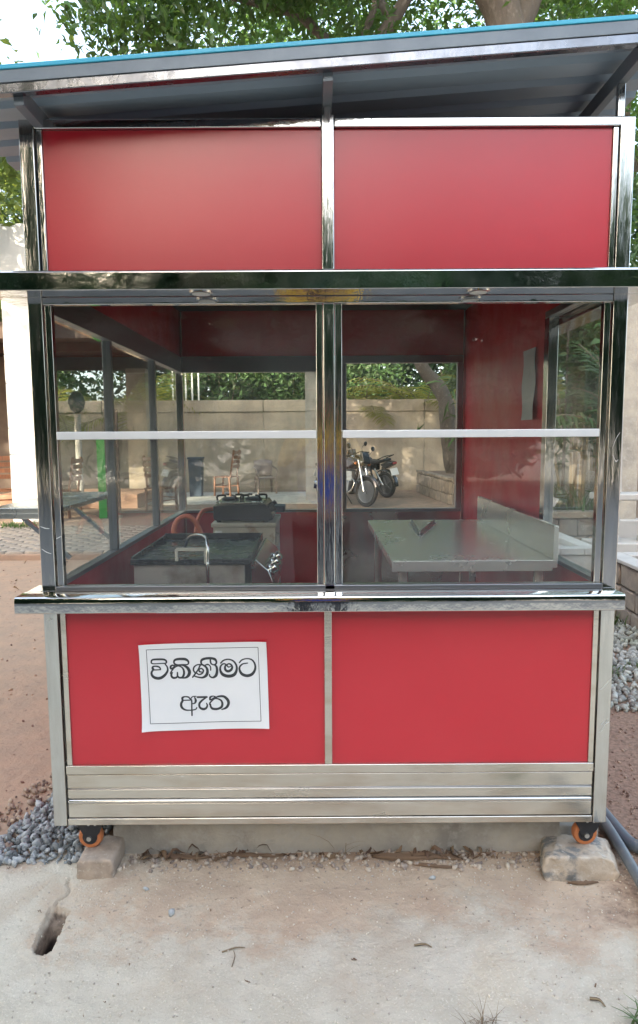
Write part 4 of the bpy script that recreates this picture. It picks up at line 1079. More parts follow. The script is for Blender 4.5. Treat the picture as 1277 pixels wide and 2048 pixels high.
for i in range(n + 1):
    a = -1.15 + 2.3 * i / n
    for z in (.43, .56, .70, .78 + .06 * math.cos(a)):
        v.append((math.sin(a) * (.22 + (z - .43) * .12), .08 + math.cos(a) * .13 + (z - .43) * .22, z))
o = G().add(v, [(4 * i + k, 4 * i + k + 1, 4 * i + k + 5, 4 * i + k + 4) for i in range(n) for k in range(3)]).build('backrest', PLAST, pc, smooth=True)
md = o.modifiers.new('t', 'SOLIDIFY'); md.thickness = .012
pc.location = (-0.42, 14.9, GZ); pc.rotation_euler = (0, 0, math.radians(18))
bn = empty('waste_bin', (-1.98, 14.1, 0.012), 'dark navy plastic bin beside the wooden chair', 'bin')
G().prism([(-2.14, 13.95), (-1.82, 13.95), (-1.82, 14.25), (-2.14, 14.25)], 0.012, 0.88, 'z').shear(lambda p: (-1.98 + (p[0] + 1.98) * (.86 + .16 * p[2]), 14.1 + (p[1] - 14.1) * (.86 + .16 * p[2]), p[2])).build('body', NAVY, bn, bevel=.012)
G().box(-2.16, -1.80, 13.93, 14.27, .885, .93).build('lid', NAVY, bn, bevel=.015)
gb = empty('green_board', (-2.92, 10.05, GZ), 'bright green painted board standing beyond the left panes', 'board')
G().box(-3.0, -2.86, 10.03, 10.06, GZ, 1.42).build('face', GREENP, gb, bevel=.004)
G().box(-2.855, -2.62, 10.03, 10.09, GZ, 1.9).build('dark_post', BEAM, gb, bevel=.006)
lp = empty('garden_lamp', (-3.98, 11.98, GZ), 'slim grey garden lamp post with dark globe near the veranda', 'lamp')
G().lathe([(.10, 0), (.10, .12), (.07, .16), (.062, 1.85), (.08, 1.9)], (-3.98, 11.98, GZ), n=18).build('post', CONCP, lp, smooth=True)
G().lathe([(.05, 0), (.13, .08), (.165, .20), (.15, .32), (.08, .41), (.02, .44)], (-3.98, 11.98, 1.90), n=20).build('globe', mat('smoked_globe', (.05, .06, .065), .3), lp, smooth=True)
gt = empty('metal_gate', (-2.7, 16.5, GZ), 'white barred metal gate leaf above the boundary wall', 'gate')
for k in range(5):
    G().box(-2.98 + k * .17, -2.94 + k * .17, 16.48, 16.515, GZ, 3.5).build('bar', WHITE, gt)
for z in (.3, 1.6, 3.15): G().box(-2.98, -2.26, 16.516, 16.54, z, z + .05).build('rail', WHITE, gt)

# ------------------------------------------------------------------ motorbikes (built facing +x, wheel contact at z=0)
def motorbike(label, tank_m, panel_m):
    b = empty('motorbike', (0, 0, 0), label, 'motorbike', 'motorbikes parked in the yard')
    def wheel(x):
        wv = G()
        ring = lambda r, t: [(x + math.cos(a) * r, 0, .30 + math.sin(a) * r) for a in np.linspace(0, 2 * math.pi, 28, endpoint=False)]
        vs = []; fs = []; N_ = 28; M_ = 8
        for i in range(N_):
            a = 2 * math.pi * i / N_
            for k in range(M_):
                t = 2 * math.pi * k / M_
                r = .262 + .042 * math.cos(t)
                vs.append((x + math.cos(a) * r, .043 * math.sin(t), .305 + math.sin(a) * r))
        for i in range(N_):
            for k in range(M_): fs.append((i * M_ + k, i * M_ + (k + 1) % M_, ((i + 1) % N_) * M_ + (k + 1) % M_, ((i + 1) % N_) * M_ + k))
        wh = G().add(vs, fs).build('wheel', BLACK, b, smooth=True)
        rim = G()
        rim.lathe([(.222, -.03), (.228, 0), (.222, .03), (.205, .03), (.205, -.03)], (x, 0, .305), (0, 1, 0), 24)
        rim.lathe([(.04, -.05), (.04, .05)], (x, 0, .305), (0, 1, 0), 12)
        for k in range(5):
            a = 2 * math.pi * k / 5
            rim.bar((x + .03 * math.cos(a), 0, .305 + .03 * math.sin(a)), (x + .21 * math.cos(a), 0, .305 + .21 * math.sin(a)), .03, .022, (0, 1, 0))
        rim.build('rim', DARKST, wh)
    wheel(.64); wheel(-.62)
    for s in (-1, 1):
        G().tube([(.64, s * .085, .305), (.53, s * .085, .60), (.40, s * .085, .93)], [.026, .024, .02], 10).build('fork', CHROME, b, smooth=True)
        G().tube([(-.62, s * .10, .305), (-.40, s * .12, .68)], .022, 8).build('shock', CHROME, b, smooth=True)
        G().bar((-.62, s * .08, .305), (-.05, s * .09, .36), .025, .05).build('swingarm', BIKEB, b)
        mr = G().tube(catmull([(.36, s * .22, 1.03), (.40, s * .27, 1.13), (.36, s * .33, 1.18)], 3), .006, 6).build('mirror', BIKEB, b)
        G().lathe([(.03, -.008), (.055, 0), (.03, .01)], (.355, s * .34, 1.2), (1, 0, .1), 14).build('mirror_head', BIKEB, mr, smooth=True)
        G().tube([(.31, s * .24, 1.0), (.27, s * .36, .99)], .017, 8).build('grip', BLACK, b)
        G().lathe([(.012, 0), (.03, .03), (.025, .06)], (.43, s * .15, .86), (0.2, s, 0), 10).build('indicator', ORANGE, b)
        G().prism([(-.30, .62), (-.05, .60), (.02, .74), (-.32, .78)], s * .13 - .015, s * .13 + .015).build('side_panel', panel_m, b, bevel=.01)
    G().tube(catmull([(.27, -.36, .99), (.36, -.16, 1.03), (.40, 0, .98), (.36, .16, 1.03), (.27, .36, .99)], 4), .011, 8).build('handlebar', BIKEB, b, smooth=True)
    G().lathe([(.03, -.10), (.075, -.06), (.088, 0), (.085, .02)], (.50, 0, .90), (1, 0, -.05), 18).build('headlight', CHROME, b, smooth=True)
    G().prism([(.44, .98), (.57, .86), (.58, .92), (.50, 1.10), (.45, 1.10)], -.10, .10).build('visor', BIKEB, b, bevel=.015)
    tv = [(.34, .84), (.30, .96), (.12, 1.0), (-.10, .90), (-.14, .80), (.16, .74)]
    o = G().prism(tv, -.13, .13).build('fuel_tank', tank_m, b, bevel=.05, seg=3)
    G().prism([(-.10, .80), (-.14, .88), (-.45, .86), (-.74, .92), (-.76, .86), (-.40, .78)], -.12, .12).build('seat', BLACK, b, bevel=.03, seg=3)
    G().prism([(-.55, .78), (-.80, .86), (-.95, .84), (-.94, .78), (-.70, .68)], -.09, .09).build('tail', BIKEB, b, bevel=.02)
    G().tube(catmull([(-.55, -.13, .90), (-.80, -.12, .98), (-.90, 0, .99), (-.80, .12, .98), (-.55, .13, .90)], 4), .012, 8).build('grab_rail', BIKEB, b, smooth=True)
    G().box(-.965, -.95, -.06, .06, .79, .84).build('tail_light', mat('tail_lens', (.35, .02, .02), .3), b, bevel=.008)
    G().obox((-.93, 0, .62), (.004, 0, 0), (0, .11, 0), (.03, 0, .075)).build('number_plate', PLATE, b)
    fr = G()
    for a in np.linspace(.2, 2.6, 10):
        pass
    def fender(x, a0, a1, nm, m, r=.335):
        vs = []; n_ = 10
        for i in range(n_ + 1):
            a = a0 + (a1 - a0) * i / n_
            for y, dr in ((-.065, -.03), (-.05, 0), (0, .012), (.05, 0), (.065, -.03)): vs.append((x + math.cos(a) * (r + dr), y, .305 + math.sin(a) * (r + dr)))
        o = G().add(vs, [(5 * i + k, 5 * i + k + 1, 5 * i + k + 6, 5 * i + k + 5) for i in range(n_) for k in range(4)]).build(nm, m, b, smooth=True)
    fender(.64, .35, 2.4, 'front_fender', tank_m); fender(-.62, .9, 3.2, 'rear_fender', BIKEB, .36)
    e = G().box(-.12, .22, -.13, .13, .26, .50).build('engine', DARKST, b, bevel=.03)
    cy = G()
    for k in range(7): cy.box(.06, .26, -.10, .10, .51 + k * .028, .527 + k * .028)
    cy.build('cylinder_fins', BOLT, e)
    G().tube(catmull([(.24, -.08, .58), (.36, -.10, .46), (.26, -.14, .27), (-.05, -.16, .27), (-.30, -.17, .32), (-.78, -.18, .42)], 4), [.02] * 13 + [.03] + [.045] * 7, 12).build('exhaust', CHROME, b, smooth=True)
    G().tube([(.36, 0, .92), (.30, 0, .60), (.20, 0, .30)], .026, 8).build('frame', BIKEB, b)
    G().tube([(.34, 0, .86), (-.12, 0, .74), (-.20, 0, .36)], .024, 8).build('frame', BIKEB, b)
    G().tube([(-.10, .05, .30), (-.02, .24, .02)], .01, 6).build('side_stand', BIKEB, b)
    return b
m1 = motorbike('black motorbike with silver tank, front wheel towards the kiosk', BIKES, BIKEL)
m1.location = (1.42, 12.2, GZ); m1.rotation_euler = (math.radians(-7), 0, math.radians(-50))
m2 = motorbike('all black motorbike seen from behind with white number plate', BIKEB, BIKEB)
m2.location = (2.08, 14.2, GZ); m2.rotation_euler = (math.radians(-6), 0, math.radians(128))

# ------------------------------------------------------------------ right side: planters, sink, fence, pole
def stone_face(parent, p0, p1, h, th, seed, size=.22):
    """rows of separate stones along p0-p1, courses with recessed joints"""
    rr = random.Random(seed)
    p0, p1 = Vector(p0), Vector(p1)
    d = (p1 - p0); L_ = d.length; d.normalize(); n = Vector((d.y, -d.x, 0))
    z = GZ
    while z < h - .03:
        ch = min(size * rr.uniform(.5, .8), h - z)
        if h - z - ch < .06: ch = h - z
        s = 0
        while s < L_ - .02:
            w_ = min(size * rr.uniform(.7, 1.5), L_ - s)
            if L_ - s - w_ < .07: w_ = L_ - s
            c = p0 + d * (s + w_ / 2) + Vector((0, 0, z + ch / 2))
            off = rr.uniform(-.012, .012)
            o = G().obox(c + n * off, d * (w_ / 2 - .006), n * th / 2, Vector((0, 0, ch / 2 - .006))).build('stone', STONE, parent)
            wobble(o, 1, .010, 9, rr.uniform(0, 50))
            md = o.modifiers.new('bevel', 'BEVEL'); md.width = .012; md.segments = 1
            s += w_
        z += ch
PL = empty('stone_planter', (3.8, 2.9, GZ), 'stone walled planter with concrete rim at the right edge', 'planter')
stone_face(PL, (3.27, 3.42, 0), (3.27, 2.1, 0), .44, .12, 3)
G().box(3.31, 4.6, 2.1, 3.42, GZ, .40).build('fill', mat('planter_soil', (.2, .16, .12), .95), PL)
G().box(3.20, 3.36, 2.1, 3.43, .445, .475).build('rim', CONCP, PL, bevel=.008)
G().box(3.365, 4.6, 3.28, 3.43, .445, .475).build('rim', CONCP, PL, bevel=.008)
pile('gravel_bed', 'brown gravel filling the stone planter', 500, lambda rng, n: np.column_stack([3.37 + .9 * rng.random(n), 2.2 + 1.07 * rng.random(n)]), .012, .026, mat('planter_gravel', (.26, .23, .19), .9, island=.5), 51, lambda x, y: x * 0 + .43)
SK = empty('concrete_sink', (3.0, 4.1, GZ), 'grey concrete wash basin seen through the right side pane', 'sink')
G().box(2.74, 3.19, 3.50, 4.75, GZ, .44).build('base', CONCP, SK, bevel=.01)
G().box(2.72, 2.88, 3.48, 4.77, .4405, .50).build('rim', CONCP, SK, bevel=.008)
G().box(3.08, 3.21, 3.48, 4.77, .4405, .50).build('rim', CONCP, SK, bevel=.008)
G().box(2.8805, 3.0795, 3.48, 3.60, .4405, .50).build('rim', CONCP, SK, bevel=.008)
G().box(2.8805, 3.0795, 4.1, 4.77, .4405, .50).build('rim', CONCP, SK, bevel=.008)
P2 = empty('stone_planter', (4.3, 7.2, GZ), 'brown stone planter box behind the concrete wash basin', 'planter')
stone_face(P2, (3.75, 6.65, 0), (4.75, 6.65, 0), .36, .14, 8, .26)
stone_face(P2, (3.75, 7.9, 0), (3.75, 6.75, 0), .36, .14, 9, .26)
G().box(3.70, 4.8, 6.56, 6.78, .365, .45).build('rim', WALLC, P2, bevel=.012)
G().box(3.83, 4.8, 6.79, 7.9, GZ, .40).build('fill', mat('soil2', (.16, .13, .10), .95), P2)
P3 = empty('stone_planter', (4.0, 14.6, GZ), 'low stone edged bed round the leaning tree at the back wall', 'planter')
stone_face(P3, (3.42, 15.2, 0), (3.62, 12.0, 0), .55, .16, 12, .34)
stone_face(P3, (3.62, 11.95, 0), (5.6, 11.95, 0), .55, .16, 13, .34)
G().box(3.72, 5.6, 12.05, 15.6, GZ, .50).build('fill', mat('soil3', (.17, .13, .10), .95), P3)
FE = empty('chain_link_fence', (5.4, 9.5, GZ), 'low wire mesh fence with concrete posts on the right', 'fence')
fa, fb = Vector((5.04, 6.4, 0)), Vector((5.85, 13.8, 0)); fd = (fb - fa); fl = fd.length; fd.normalize()
for k in range(5):
    p = fa + fd * (fl * k / 4)
    G().box(p.x - .04, p.x + .04, p.y - .04, p.y + .04, GZ - .05, 1.55 if k in (1, 3) else .9).build('post', CONCP, FE, bevel=.006)
g = G()
s = -.75
while s < fl:
    for sg_ in (1, -1):
        a, b_ = (s, s + .75) if sg_ > 0 else (s + .75, s)
        za, zb = .06, .81
        if a < 0: za += (0 - a) * (1 if sg_ > 0 else 1) * .0; 
        pa = fa + fd * min(max(a, 0), fl) + Vector((0, 0, za)); pb = fa + fd * min(max(b_, 0), fl) + Vector((0, 0, zb))
        g.tube([pa, pb], .0035, 4, caps=False)
    s += .085
g.build('wire_mesh', WIRE, FE)
for z in (.06, .82): G().tube([fa + Vector((0, 0, z)), fb + Vector((0, 0, z))], .006, 6).build('line_wire', WIRE, FE)
PO = empty('concrete_pole', (4.06, 5.1, GZ), 'weathered grey concrete pole at the right edge', 'pole')
G().prism([(3.93, 4.98), (4.19, 4.98), (4.19, 5.22), (3.93, 5.22)], GZ, 2.86, 'z').build('shaft', CONC, PO, bevel=.015)
G().box(3.86, 4.26, 4.91, 5.29, GZ, .55).build('plinth', CONCP, PO, bevel=.015)
BL = empty('balustrade', (3.75, 4.12, GZ), 'short pale concrete balustrade pillar standing in front of the grey pole', 'balustrade')
G().box(3.36, 4.2, 3.95, 4.3, GZ, .46).build('base', CONCP, BL, bevel=.01)
for x in (3.55, 3.9):
    G().lathe([(.09, 0), (.09, .04), (.05, .07), (.07, .14), (.085, .2), (.055, .3), (.05, .33), (.08, .35), (.08, .38)], (x, 4.12, .461), n=18).build('baluster', CONCP, BL, smooth=True)
G().box(3.40, 4.2, 3.99, 4.25, .842, .90).build('rail', CONCP, BL, bevel=.012)
rr_ = G().prism([(3.44, .902), (3.62, .902), (3.60, 1.7), (3.46, 1.7)], 4.05, 4.19).build('pier', CONCP, BL, bevel=.01)
PLM = mat('white_card', (.75, .76, .76), .6)
G().obox((3.86, 6.6, .58), (.055, 0, -.02), (0, .003, .0), (.03, 0, .05)).build('white_card', PLM, org=(3.86, 6.6, .5), label='folded white card standing on the brown planter rim', cat='card')

# ------------------------------------------------------------------ trees and plants
def leafy(name, parent, C, size, m, seed, **kw):
    V, F_ = leaf_arrays(C, size, np.random.default_rng(seed), **kw)
    o3 = np.array(ORG[parent])
    return link(name, nmesh(name, V - o3, F_), m, parent, ORG[parent])
def limb(g, pts, r0, r1, n=10, k=6, seed=0):
    p = catmull(pts, k)
    rg = random.Random(seed)
    m_ = len(p)
    rs_ = [(r0 + (r1 - r0) * i / (m_ - 1)) * (1 + rg.uniform(-.07, .07)) for i in range(m_)]
    g.tube(p, rs_, n)
# big shade tree right behind the kiosk
T1 = empty('shade_tree', (3.0, 6.2, GZ), 'big leafy shade tree with thick grey trunk rising above the roof', 'tree')
g = G()
limb(g, [(3.05, 6.3, GZ - .1), (3.0, 6.2, 1.5), (3.0, 6.1, 3.2), (3.06, 6.0, 5.0), (2.98, 6.0, 5.9), (2.62, 6.0, 6.6), (2.2, 5.9, 7.6)], .27, .17, 14, 6, 1)
g.build('trunk', BARK, T1, smooth=True)
for i, (pts, r0, r1) in enumerate((
        ([(2.7, 6.0, 6.4), (2.1, 6.1, 6.5), (1.7, 6.2, 6.0), (1.28, 6.2, 5.75), (0.8, 6.1, 6.0), (.2, 6, 6.6)], .09, .04),
        ([(1.75, 6.2, 6.05), (1.45, 6.3, 6.6), (1.3, 6.4, 7.4)], .06, .04),
        ([(1.40, 6.2, 5.82), (1.58, 6.1, 6.3), (1.75, 6.0, 7.0)], .05, .03),
        ([(2.3, 5.9, 7.4), (1.2, 5.6, 8.0), (-.4, 5.4, 8.2)], .14, .05),
        ([(3.0, 6.0, 5.7), (3.5, 6.2, 6.6), (4.4, 6.5, 7.6)], .16, .05),
        ([(2.2, 5.9, 7.5), (2.3, 6.4, 8.6), (2.0, 7.2, 9.3)], .15, .04),
        ([(.8, 6.1, 6.05), (-.4, 6.0, 6.3), (-1.6, 5.9, 6.5)], .04, .02))):
    g = G(); limb(g, pts, r0, r1, 9, 6, 10 + i); g.build('branch', BARK, T1, smooth=True)
rt_ = np.random.default_rng(61)
C1 = clump_points(46000, (1.9, 6.7, 8.0), (5.0, 3.0, 2.3), rt_, clumps=150, spread=.13, shell=.25)
C1 = C1[(C1[:, 2] > 5.35 + .35 * np.sin(C1[:, 0] * 2.1)) & (C1[:, 0] > -2.5 + .3 * np.sin(C1[:, 2] * 5))]
leafy('crown', T1, C1, .11, LEAF, 62, droop=.5)
C1b = clump_points(5200, (-.3, 5.4, 6.1), (2.2, .9, .8), rt_, clumps=46, spread=.13, shell=.2)
leafy('hanging_sprays', T1, C1b, .11, LEAF, 63, droop=.9)

def tree(name, label, x, y, h, crown, nleaf, size, m, seed, group=None, r=.18, clumps=60, spread=.15, zmin=None, lean=(0, 0)):
    t = empty(name, (x, y, GZ), label, 'tree', group)
    rg = np.random.default_rng(seed)
    cz, rx, ry, rz = crown
    g = G(); limb(g, [(x, y, GZ - .1), (x + lean[0] * .4, y + lean[1] * .4, h * .4), (x + lean[0], y + lean[1], h * .8), (x + lean[0], y + lean[1], cz + rz * .4)], r, r * .35, 9, 5, seed)
    g.build('trunk', BARK, t, smooth=True)
    g = G()
    for k in range(6):
        a = k * 1.05 + seed; e = .6 + .3 * rg.random()
        limb(g, [(x + lean[0] * .8, y + lean[1] * .8, h * .7), (x + lean[0] + math.cos(a) * rx * .35, y + lean[1] + math.sin(a) * ry * .35, cz - rz * .1), (x + lean[0] + math.cos(a) * rx * e, y + lean[1] + math.sin(a) * ry * e, cz + rz * .3)], r * .45, r * .1, 6, 4, k)
    g.build('branches', BARK, t, smooth=True)
    C = clump_points(nleaf, (x + lean[0], y + lean[1], cz), (rx, ry, rz), rg, clumps, spread, .35)
    if zmin is not None: C = C[C[:, 2] > zmin]
    leafy('crown', t, C, size, m, seed + 1)
    return t
# leaning tree at the back wall
T2 = empty('leaning_tree', (4.13, 14.4, GZ), 'grey trunk leaning left in front of the back wall', 'tree')
g = G(); limb(g, [(4.16, 14.4, .4), (4.10, 14.4, .7), (3.97, 14.4, 1.5), (3.92, 14.4, 2.15), (3.72, 14.4, 2.55), (3.42, 14.4, 2.9), (3.22, 14.4, 3.3), (2.9, 14.5, 4.4), (2.7, 14.6, 5.6)], .21, .12, 12, 6, 4)
g.build('trunk', BARK, T2, smooth=True)
leafy('crown', T2, clump_points(7000, (2.8, 14.6, 6.6), (2.2, 1.8, 1.6), np.random.default_rng(64), 40, .15, .3), .2, LEAF, 65)
# taller trees behind the wall
bgl = (('dense dark tree behind the wall at far left', -8.5, 21, 6.2, 3.6, 3.4, 5.2, LEAFD), ('dense dark tree behind the wall seen above the wooden chair', -2.6, 21.5, 4.4, 3.6, 2.6, 4.4, LEAFD), ('dense dark tree behind the wall seen above the white pillar', 2.2, 21, 4.6, 3.2, 2.6, 4.6, LEAFD), ('dense dark tree behind the wall beyond the leaning trunk', 6.6, 20.5, 4.8, 3.4, 2.8, 4.8, LEAFD), ('dense dark tree far behind the right fence', 11.5, 18, 5.0, 3.6, 3.4, 5.0, LEAFD), ('tall tree filling the gap above the right of the roof', 6.5, 11.5, 8.2, 3.6, 2.8, 3.4, LEAF), ('tall dark tree above the middle of the roof', 1.0, 20, 10.5, 4.6, 3.0, 4.2, LEAF))
for i, (lab, x, y, cz, rx, ry, rz, m) in enumerate(bgl):
    tree('broadleaf_tree', lab, x, y, cz, (cz, rx, ry, rz), 11000, .30 if i < 5 else .2, m, 70 + 2 * i, 'trees behind the yard', .22, 70, .16, .3)
tree('sunlit_tree', 'yellow green sunlit tree above the tall white pillar', -8.0, 17.5, 5.0, (6.6, 2.6, 2.0, 2.4), 14000, .16, LEAFY, 90, 'trees behind the yard', .2, 60, .16)
# shrubs on the far side of the wall
for i, (x, y, z, rx, rz, m, lab) in enumerate(((-7.2, 17.8, 2.6, 1.5, 1.2, SHRUB, 'light green shrub behind the wall at far left'), (-1.9, 17.6, 2.5, 1.5, 1.5, SHRUB, 'leafy shrub behind the wall above the navy bin'), (.3, 17.4, 2.7, 1.6, 1.5, SHRUB, 'leafy shrub behind the wall left of the white pillar'), (2.1, 18.0, 2.6, 1.1, 1.2, SHRUB, 'leafy shrub behind the wall above the motorbikes'), (5.2, 17.8, 2.6, 1.4, 1.4, SHRUB, 'leafy shrub behind the wall right of the leaning trunk'))):
    s_ = empty('shrub', (x, y, GZ), lab, 'shrub', 'shrubs behind the boundary wall')
    g = G()
    rg = random.Random(i)
    for k in range(6):
        a = rg.random() * 6.28
        limb(g, [(x, y, GZ), (x + math.cos(a) * rx * .25, y + math.sin(a) * .2, z * .6), (x + math.cos(a) * rx * .7, y + math.sin(a) * .5, z + rz * .5)], .035, .012, 6, 4, k)
    g.build('stems', TWIG, s_, smooth=True)
    leafy('foliage', s_, clump_points(5200, (x, y, z), (rx, .9, rz), np.random.default_rng(100 + i), 46, .16, .25), .17, m, 120 + i, droop=.3)
# palms
def palm(label, x, y, z0, L_, nf, seed, rise=.9, trunk=.10, az0=None, m=PALM):
    p = empty('palm', (x, y, GZ), label, 'palm', 'feathery palms')
    G().tube([(x, y, GZ - .1), (x, y, z0 * .5), (x, y, z0)], [trunk * 1.2, trunk, trunk * .9], 10).build('trunk', TWIG, p, smooth=True)
    rg = np.random.default_rng(seed)
    for k in range(nf):
        a = (2.4 * k + rg.normal() * .2) if az0 is None else az0 + (k / max(1, nf - 1) - .5) * 3.6 + rg.normal() * .15
        el = rise * (.35 + .75 * rg.random()); L = L_ * (.75 + .4 * rg.random())
        V = []; F_ = []
        n = 26; q = np.array((x, y, z0 - .05)); d = np.array((math.cos(a) * math.cos(el), math.sin(a) * math.cos(el), math.sin(el)))
        pts = []
        for i in range(n + 1):
            pts.append(q.copy()); q = q + d * L / n
            d = d + np.array((0, 0, -.055)); d /= np.linalg.norm(d)
        fr = G().tube([tuple(t) for t in pts[::3]], [.016 * (1 - .8 * i / 9) + .003 for i in range(len(pts[::3]))], 5).build('frond', TWIG, p)
        for i in range(4, n):
            t = i / n; dd = pts[min(i + 1, n)] - pts[i - 1]; dd /= np.linalg.norm(dd)
            sd = np.cross(dd, (0, 0, 1)); sd /= np.linalg.norm(sd) + 1e-9; un = np.cross(sd, dd)
            ll = L * .30 * (math.sin(math.pi * min(.98, .12 + t * .8)) ** .7) * (.85 + .3 * rg.random())
            for s_ in (-1, 1):
                dv = sd * s_ * .85 + dd * .5 + un * (.12 - .25 * rg.random()); dv /= np.linalg.norm(dv)
                wv = np.cross(dv, un); wv = wv / (np.linalg.norm(wv) + 1e-9) * ll * .038
                b = len(V); e0 = pts[i]; e1 = e0 + dv * ll * .55 - np.array((0, 0, .04 * ll)); e2 = e0 + dv * ll - np.array((0, 0, .25 * ll))
                V += [e0 - wv * .6, e0 + wv * .6, e1 - wv, e1 + wv, e2, e2]
                F_ += [(b, b + 1, b + 3, b + 2), (b + 2, b + 3, b + 4, b + 4)]
        F_ = [f if f[2] != f[3] else (f[0], f[1], f[2]) for f in F_]
        me = bpy.data.meshes.new('leaflets'); o3 = np.array(ORG[p])
        me.from_pydata([tuple(np.array(v_) - o3) for v_ in V], [], F_); me.update()
        link('leaflets', me, m, fr, ORG[p])
    return p
palm('feathery palm lit by sun behind the leaning trunk', 3.7, 16.6, 1.9, 2.3, 13, 131, 1.0)
palm('feathery palm behind the wall above the motorbikes', 2.2, 16.7, 2.0, 1.9, 11, 132, .9)
palm('feathery sunlit palm behind the wall seen through the side panes', -3.9, 16.6, 1.9, 2.3, 13, 133, 1.0)
palm('feathery palm behind the wall beside the garden lamp', -6.2, 16.6, 1.9, 2.0, 12, 134, .95)
YT = empty('added_shade_tree', (1.10, 11.6, GZ), 'unseen tree added behind the kiosk so its crown shades the back wall', 'tree', 'trees behind the yard')  # added tree, hidden by the kiosk, placed to shade the back wall
g = G(); limb(g, [(1.10, 11.6, GZ - .1), (1.08, 11.6, 1.5), (1.12, 11.6, 3.1), (.9, 11.6, 4.2)], .11, .08, 9, 5, 3); g.build('trunk', BARK, YT, smooth=True)
for k, e_ in enumerate(((-1.2, 11.3, 4.0), (-3.4, 11.8, 4.5), (2.0, 11.9, 4.6), (0, 12.4, 4.8))):
    g = G(); limb(g, [(1.0, 11.6, 3.5), ((e_[0] + 1) / 2, (e_[1] + 11.6) / 2, 3.9), e_], .06, .02, 7, 5, k); g.build('branch', BARK, YT, smooth=True)
Cy = clump_points(5200, (-.9, 11.6, 4.4), (3.9, 1.5, 1.1), np.random.default_rng(98), 80, .14, .3)
leafy('crown', YT, Cy[Cy[:, 2] > 3.1], .18, LEAF, 99)
# thicket on the right
for i, (x, y, h, lab) in enumerate(((4.9, 8.6, 3.6, 'clump of tall cane plants behind the right fence'), (6.0, 10.6, 4.2, 'taller cane clump further back on the right'), (5.0, 11.4, 3.4, 'cane clump between the fence and the back planter'), (6.6, 8.8, 4.0, 'cane clump beyond the grey pole'))):
    s_ = empty('cane_clump', (x, y, GZ), lab, 'plant', 'cane clumps on the right')
    rg = random.Random(200 + i)
    tips = []
    for k in range(11):
        a = rg.random() * 6.28; ex = math.cos(a) * rg.uniform(.1, .9); ey = math.sin(a) * rg.uniform(.1, .6); hh = h * rg.uniform(.6, 1)
        g = G(); limb(g, [(x + ex * .3, y + ey * .3, GZ), (x + ex * .6, y + ey * .6, hh * .5), (x + ex * 1.3, y + ey * 1.3, hh)], .024, .01, 6, 4, k)
        g.build('stem', mat('cane_stem', (.25, .19, .10), .6) if (i, k) == (0, 0) else bpy.data.materials['cane_stem'], s_, smooth=True)
        tips.append((x + ex * 1.2, y + ey * 1.2, hh * .9))
    C = np.vstack([np.array(t) + np.random.default_rng(k + 300 * i).normal(size=(150, 3)) * (.36, .3, .55) for k, t in enumerate(tips)])
    leafy('leaves', s_, C, .34, SHRUB, 210 + i, aspect=.14, droop=.5)
palm('dark green palm with broad fronds between kiosk corner and grey pole', 4.6, 6.0, 1.3, 1.7, 12, 140, 1.25, .07, m=SHRUB)
tree('sapling', 'slim sapling in the planter behind the wash basin', 4.2, 7.2, 2.0, (2.5, .7, .6, .9), 900, .17, SHRUB, 150, 'saplings on the right', .03, 16, .2)
tuft('weed', 'drooping green weeds growing in the brown planter', 4.1, 7.0, 160, .5, WEED, 151, .2, z0=.40, wd=.014)

tree('sunlit_tree', 'yellow green tree leaning over the veranda roof by the white pillar', -6.4, 8.2, 4.4, (5.9, 3.0, 1.9, 1.5), 12000, .17, LEAFY, 96, 'trees behind the yard', .16, 60, .17)
# ------------------------------------------------------------------ across the road, behind the camera (mirrored in the steel and glass)
hl = 'leafy roadside tree across the road'
ORD = 'leftmost,second from the left,third from the left,fourth from the left,fifth from the left,sixth from the left,middle,sixth from the right,fifth from the right,fourth from the right,third from the right,second from the right,rightmost'.split(',')
rg = random.Random(77)
proto = []
for i in range(3):
    t = tree('roadside_tree', hl, 0, 0, 2.6, (3.1 + .2 * i, 3.3, 2.2, 3.1 + .2 * i), 12500, .42, LEAFD, 160 + 3 * i, 'roadside trees behind the photographer', .2, 60, .17, .1)
    proto.append(t)
spots = [(-23 + 4.0 * k, -16.0 - 2.6 * (k % 2)) for k in range(13)]
for k, (x, y) in enumerate(spots):
    if k < 3: proto[k].location = (x, y, GZ); proto[k].rotation_euler = (0, 0, k); proto[k].scale = (1.15,) * 3
    else: copy_tree(proto[k % 3], (x, y, GZ), k * 1.3, 'leafy roadside tree across the road, ' + ORD[k] + ' in its row', scale=1.12 + .03 * (k * 7 % 5))
for k in range(3): proto[k]['label'] = 'leafy roadside tree across the road, ' + ORD[k] + ' in its row'
tree('rain_tree', 'huge spreading tree beyond the road shading the kiosk', -9.6, -10.6, 6, (10.2, 7.2, 6.4, 6.8), 42000, .44, LEAFD, 180, None, .45, 300, .14)
tree('rain_tree', 'second spreading tree further left beyond the road', -21.0, -2.0, 6, (8.0, 5.2, 5.2, 5.0), 11000, .42, LEAFD, 184, None, .4, 80, .13)

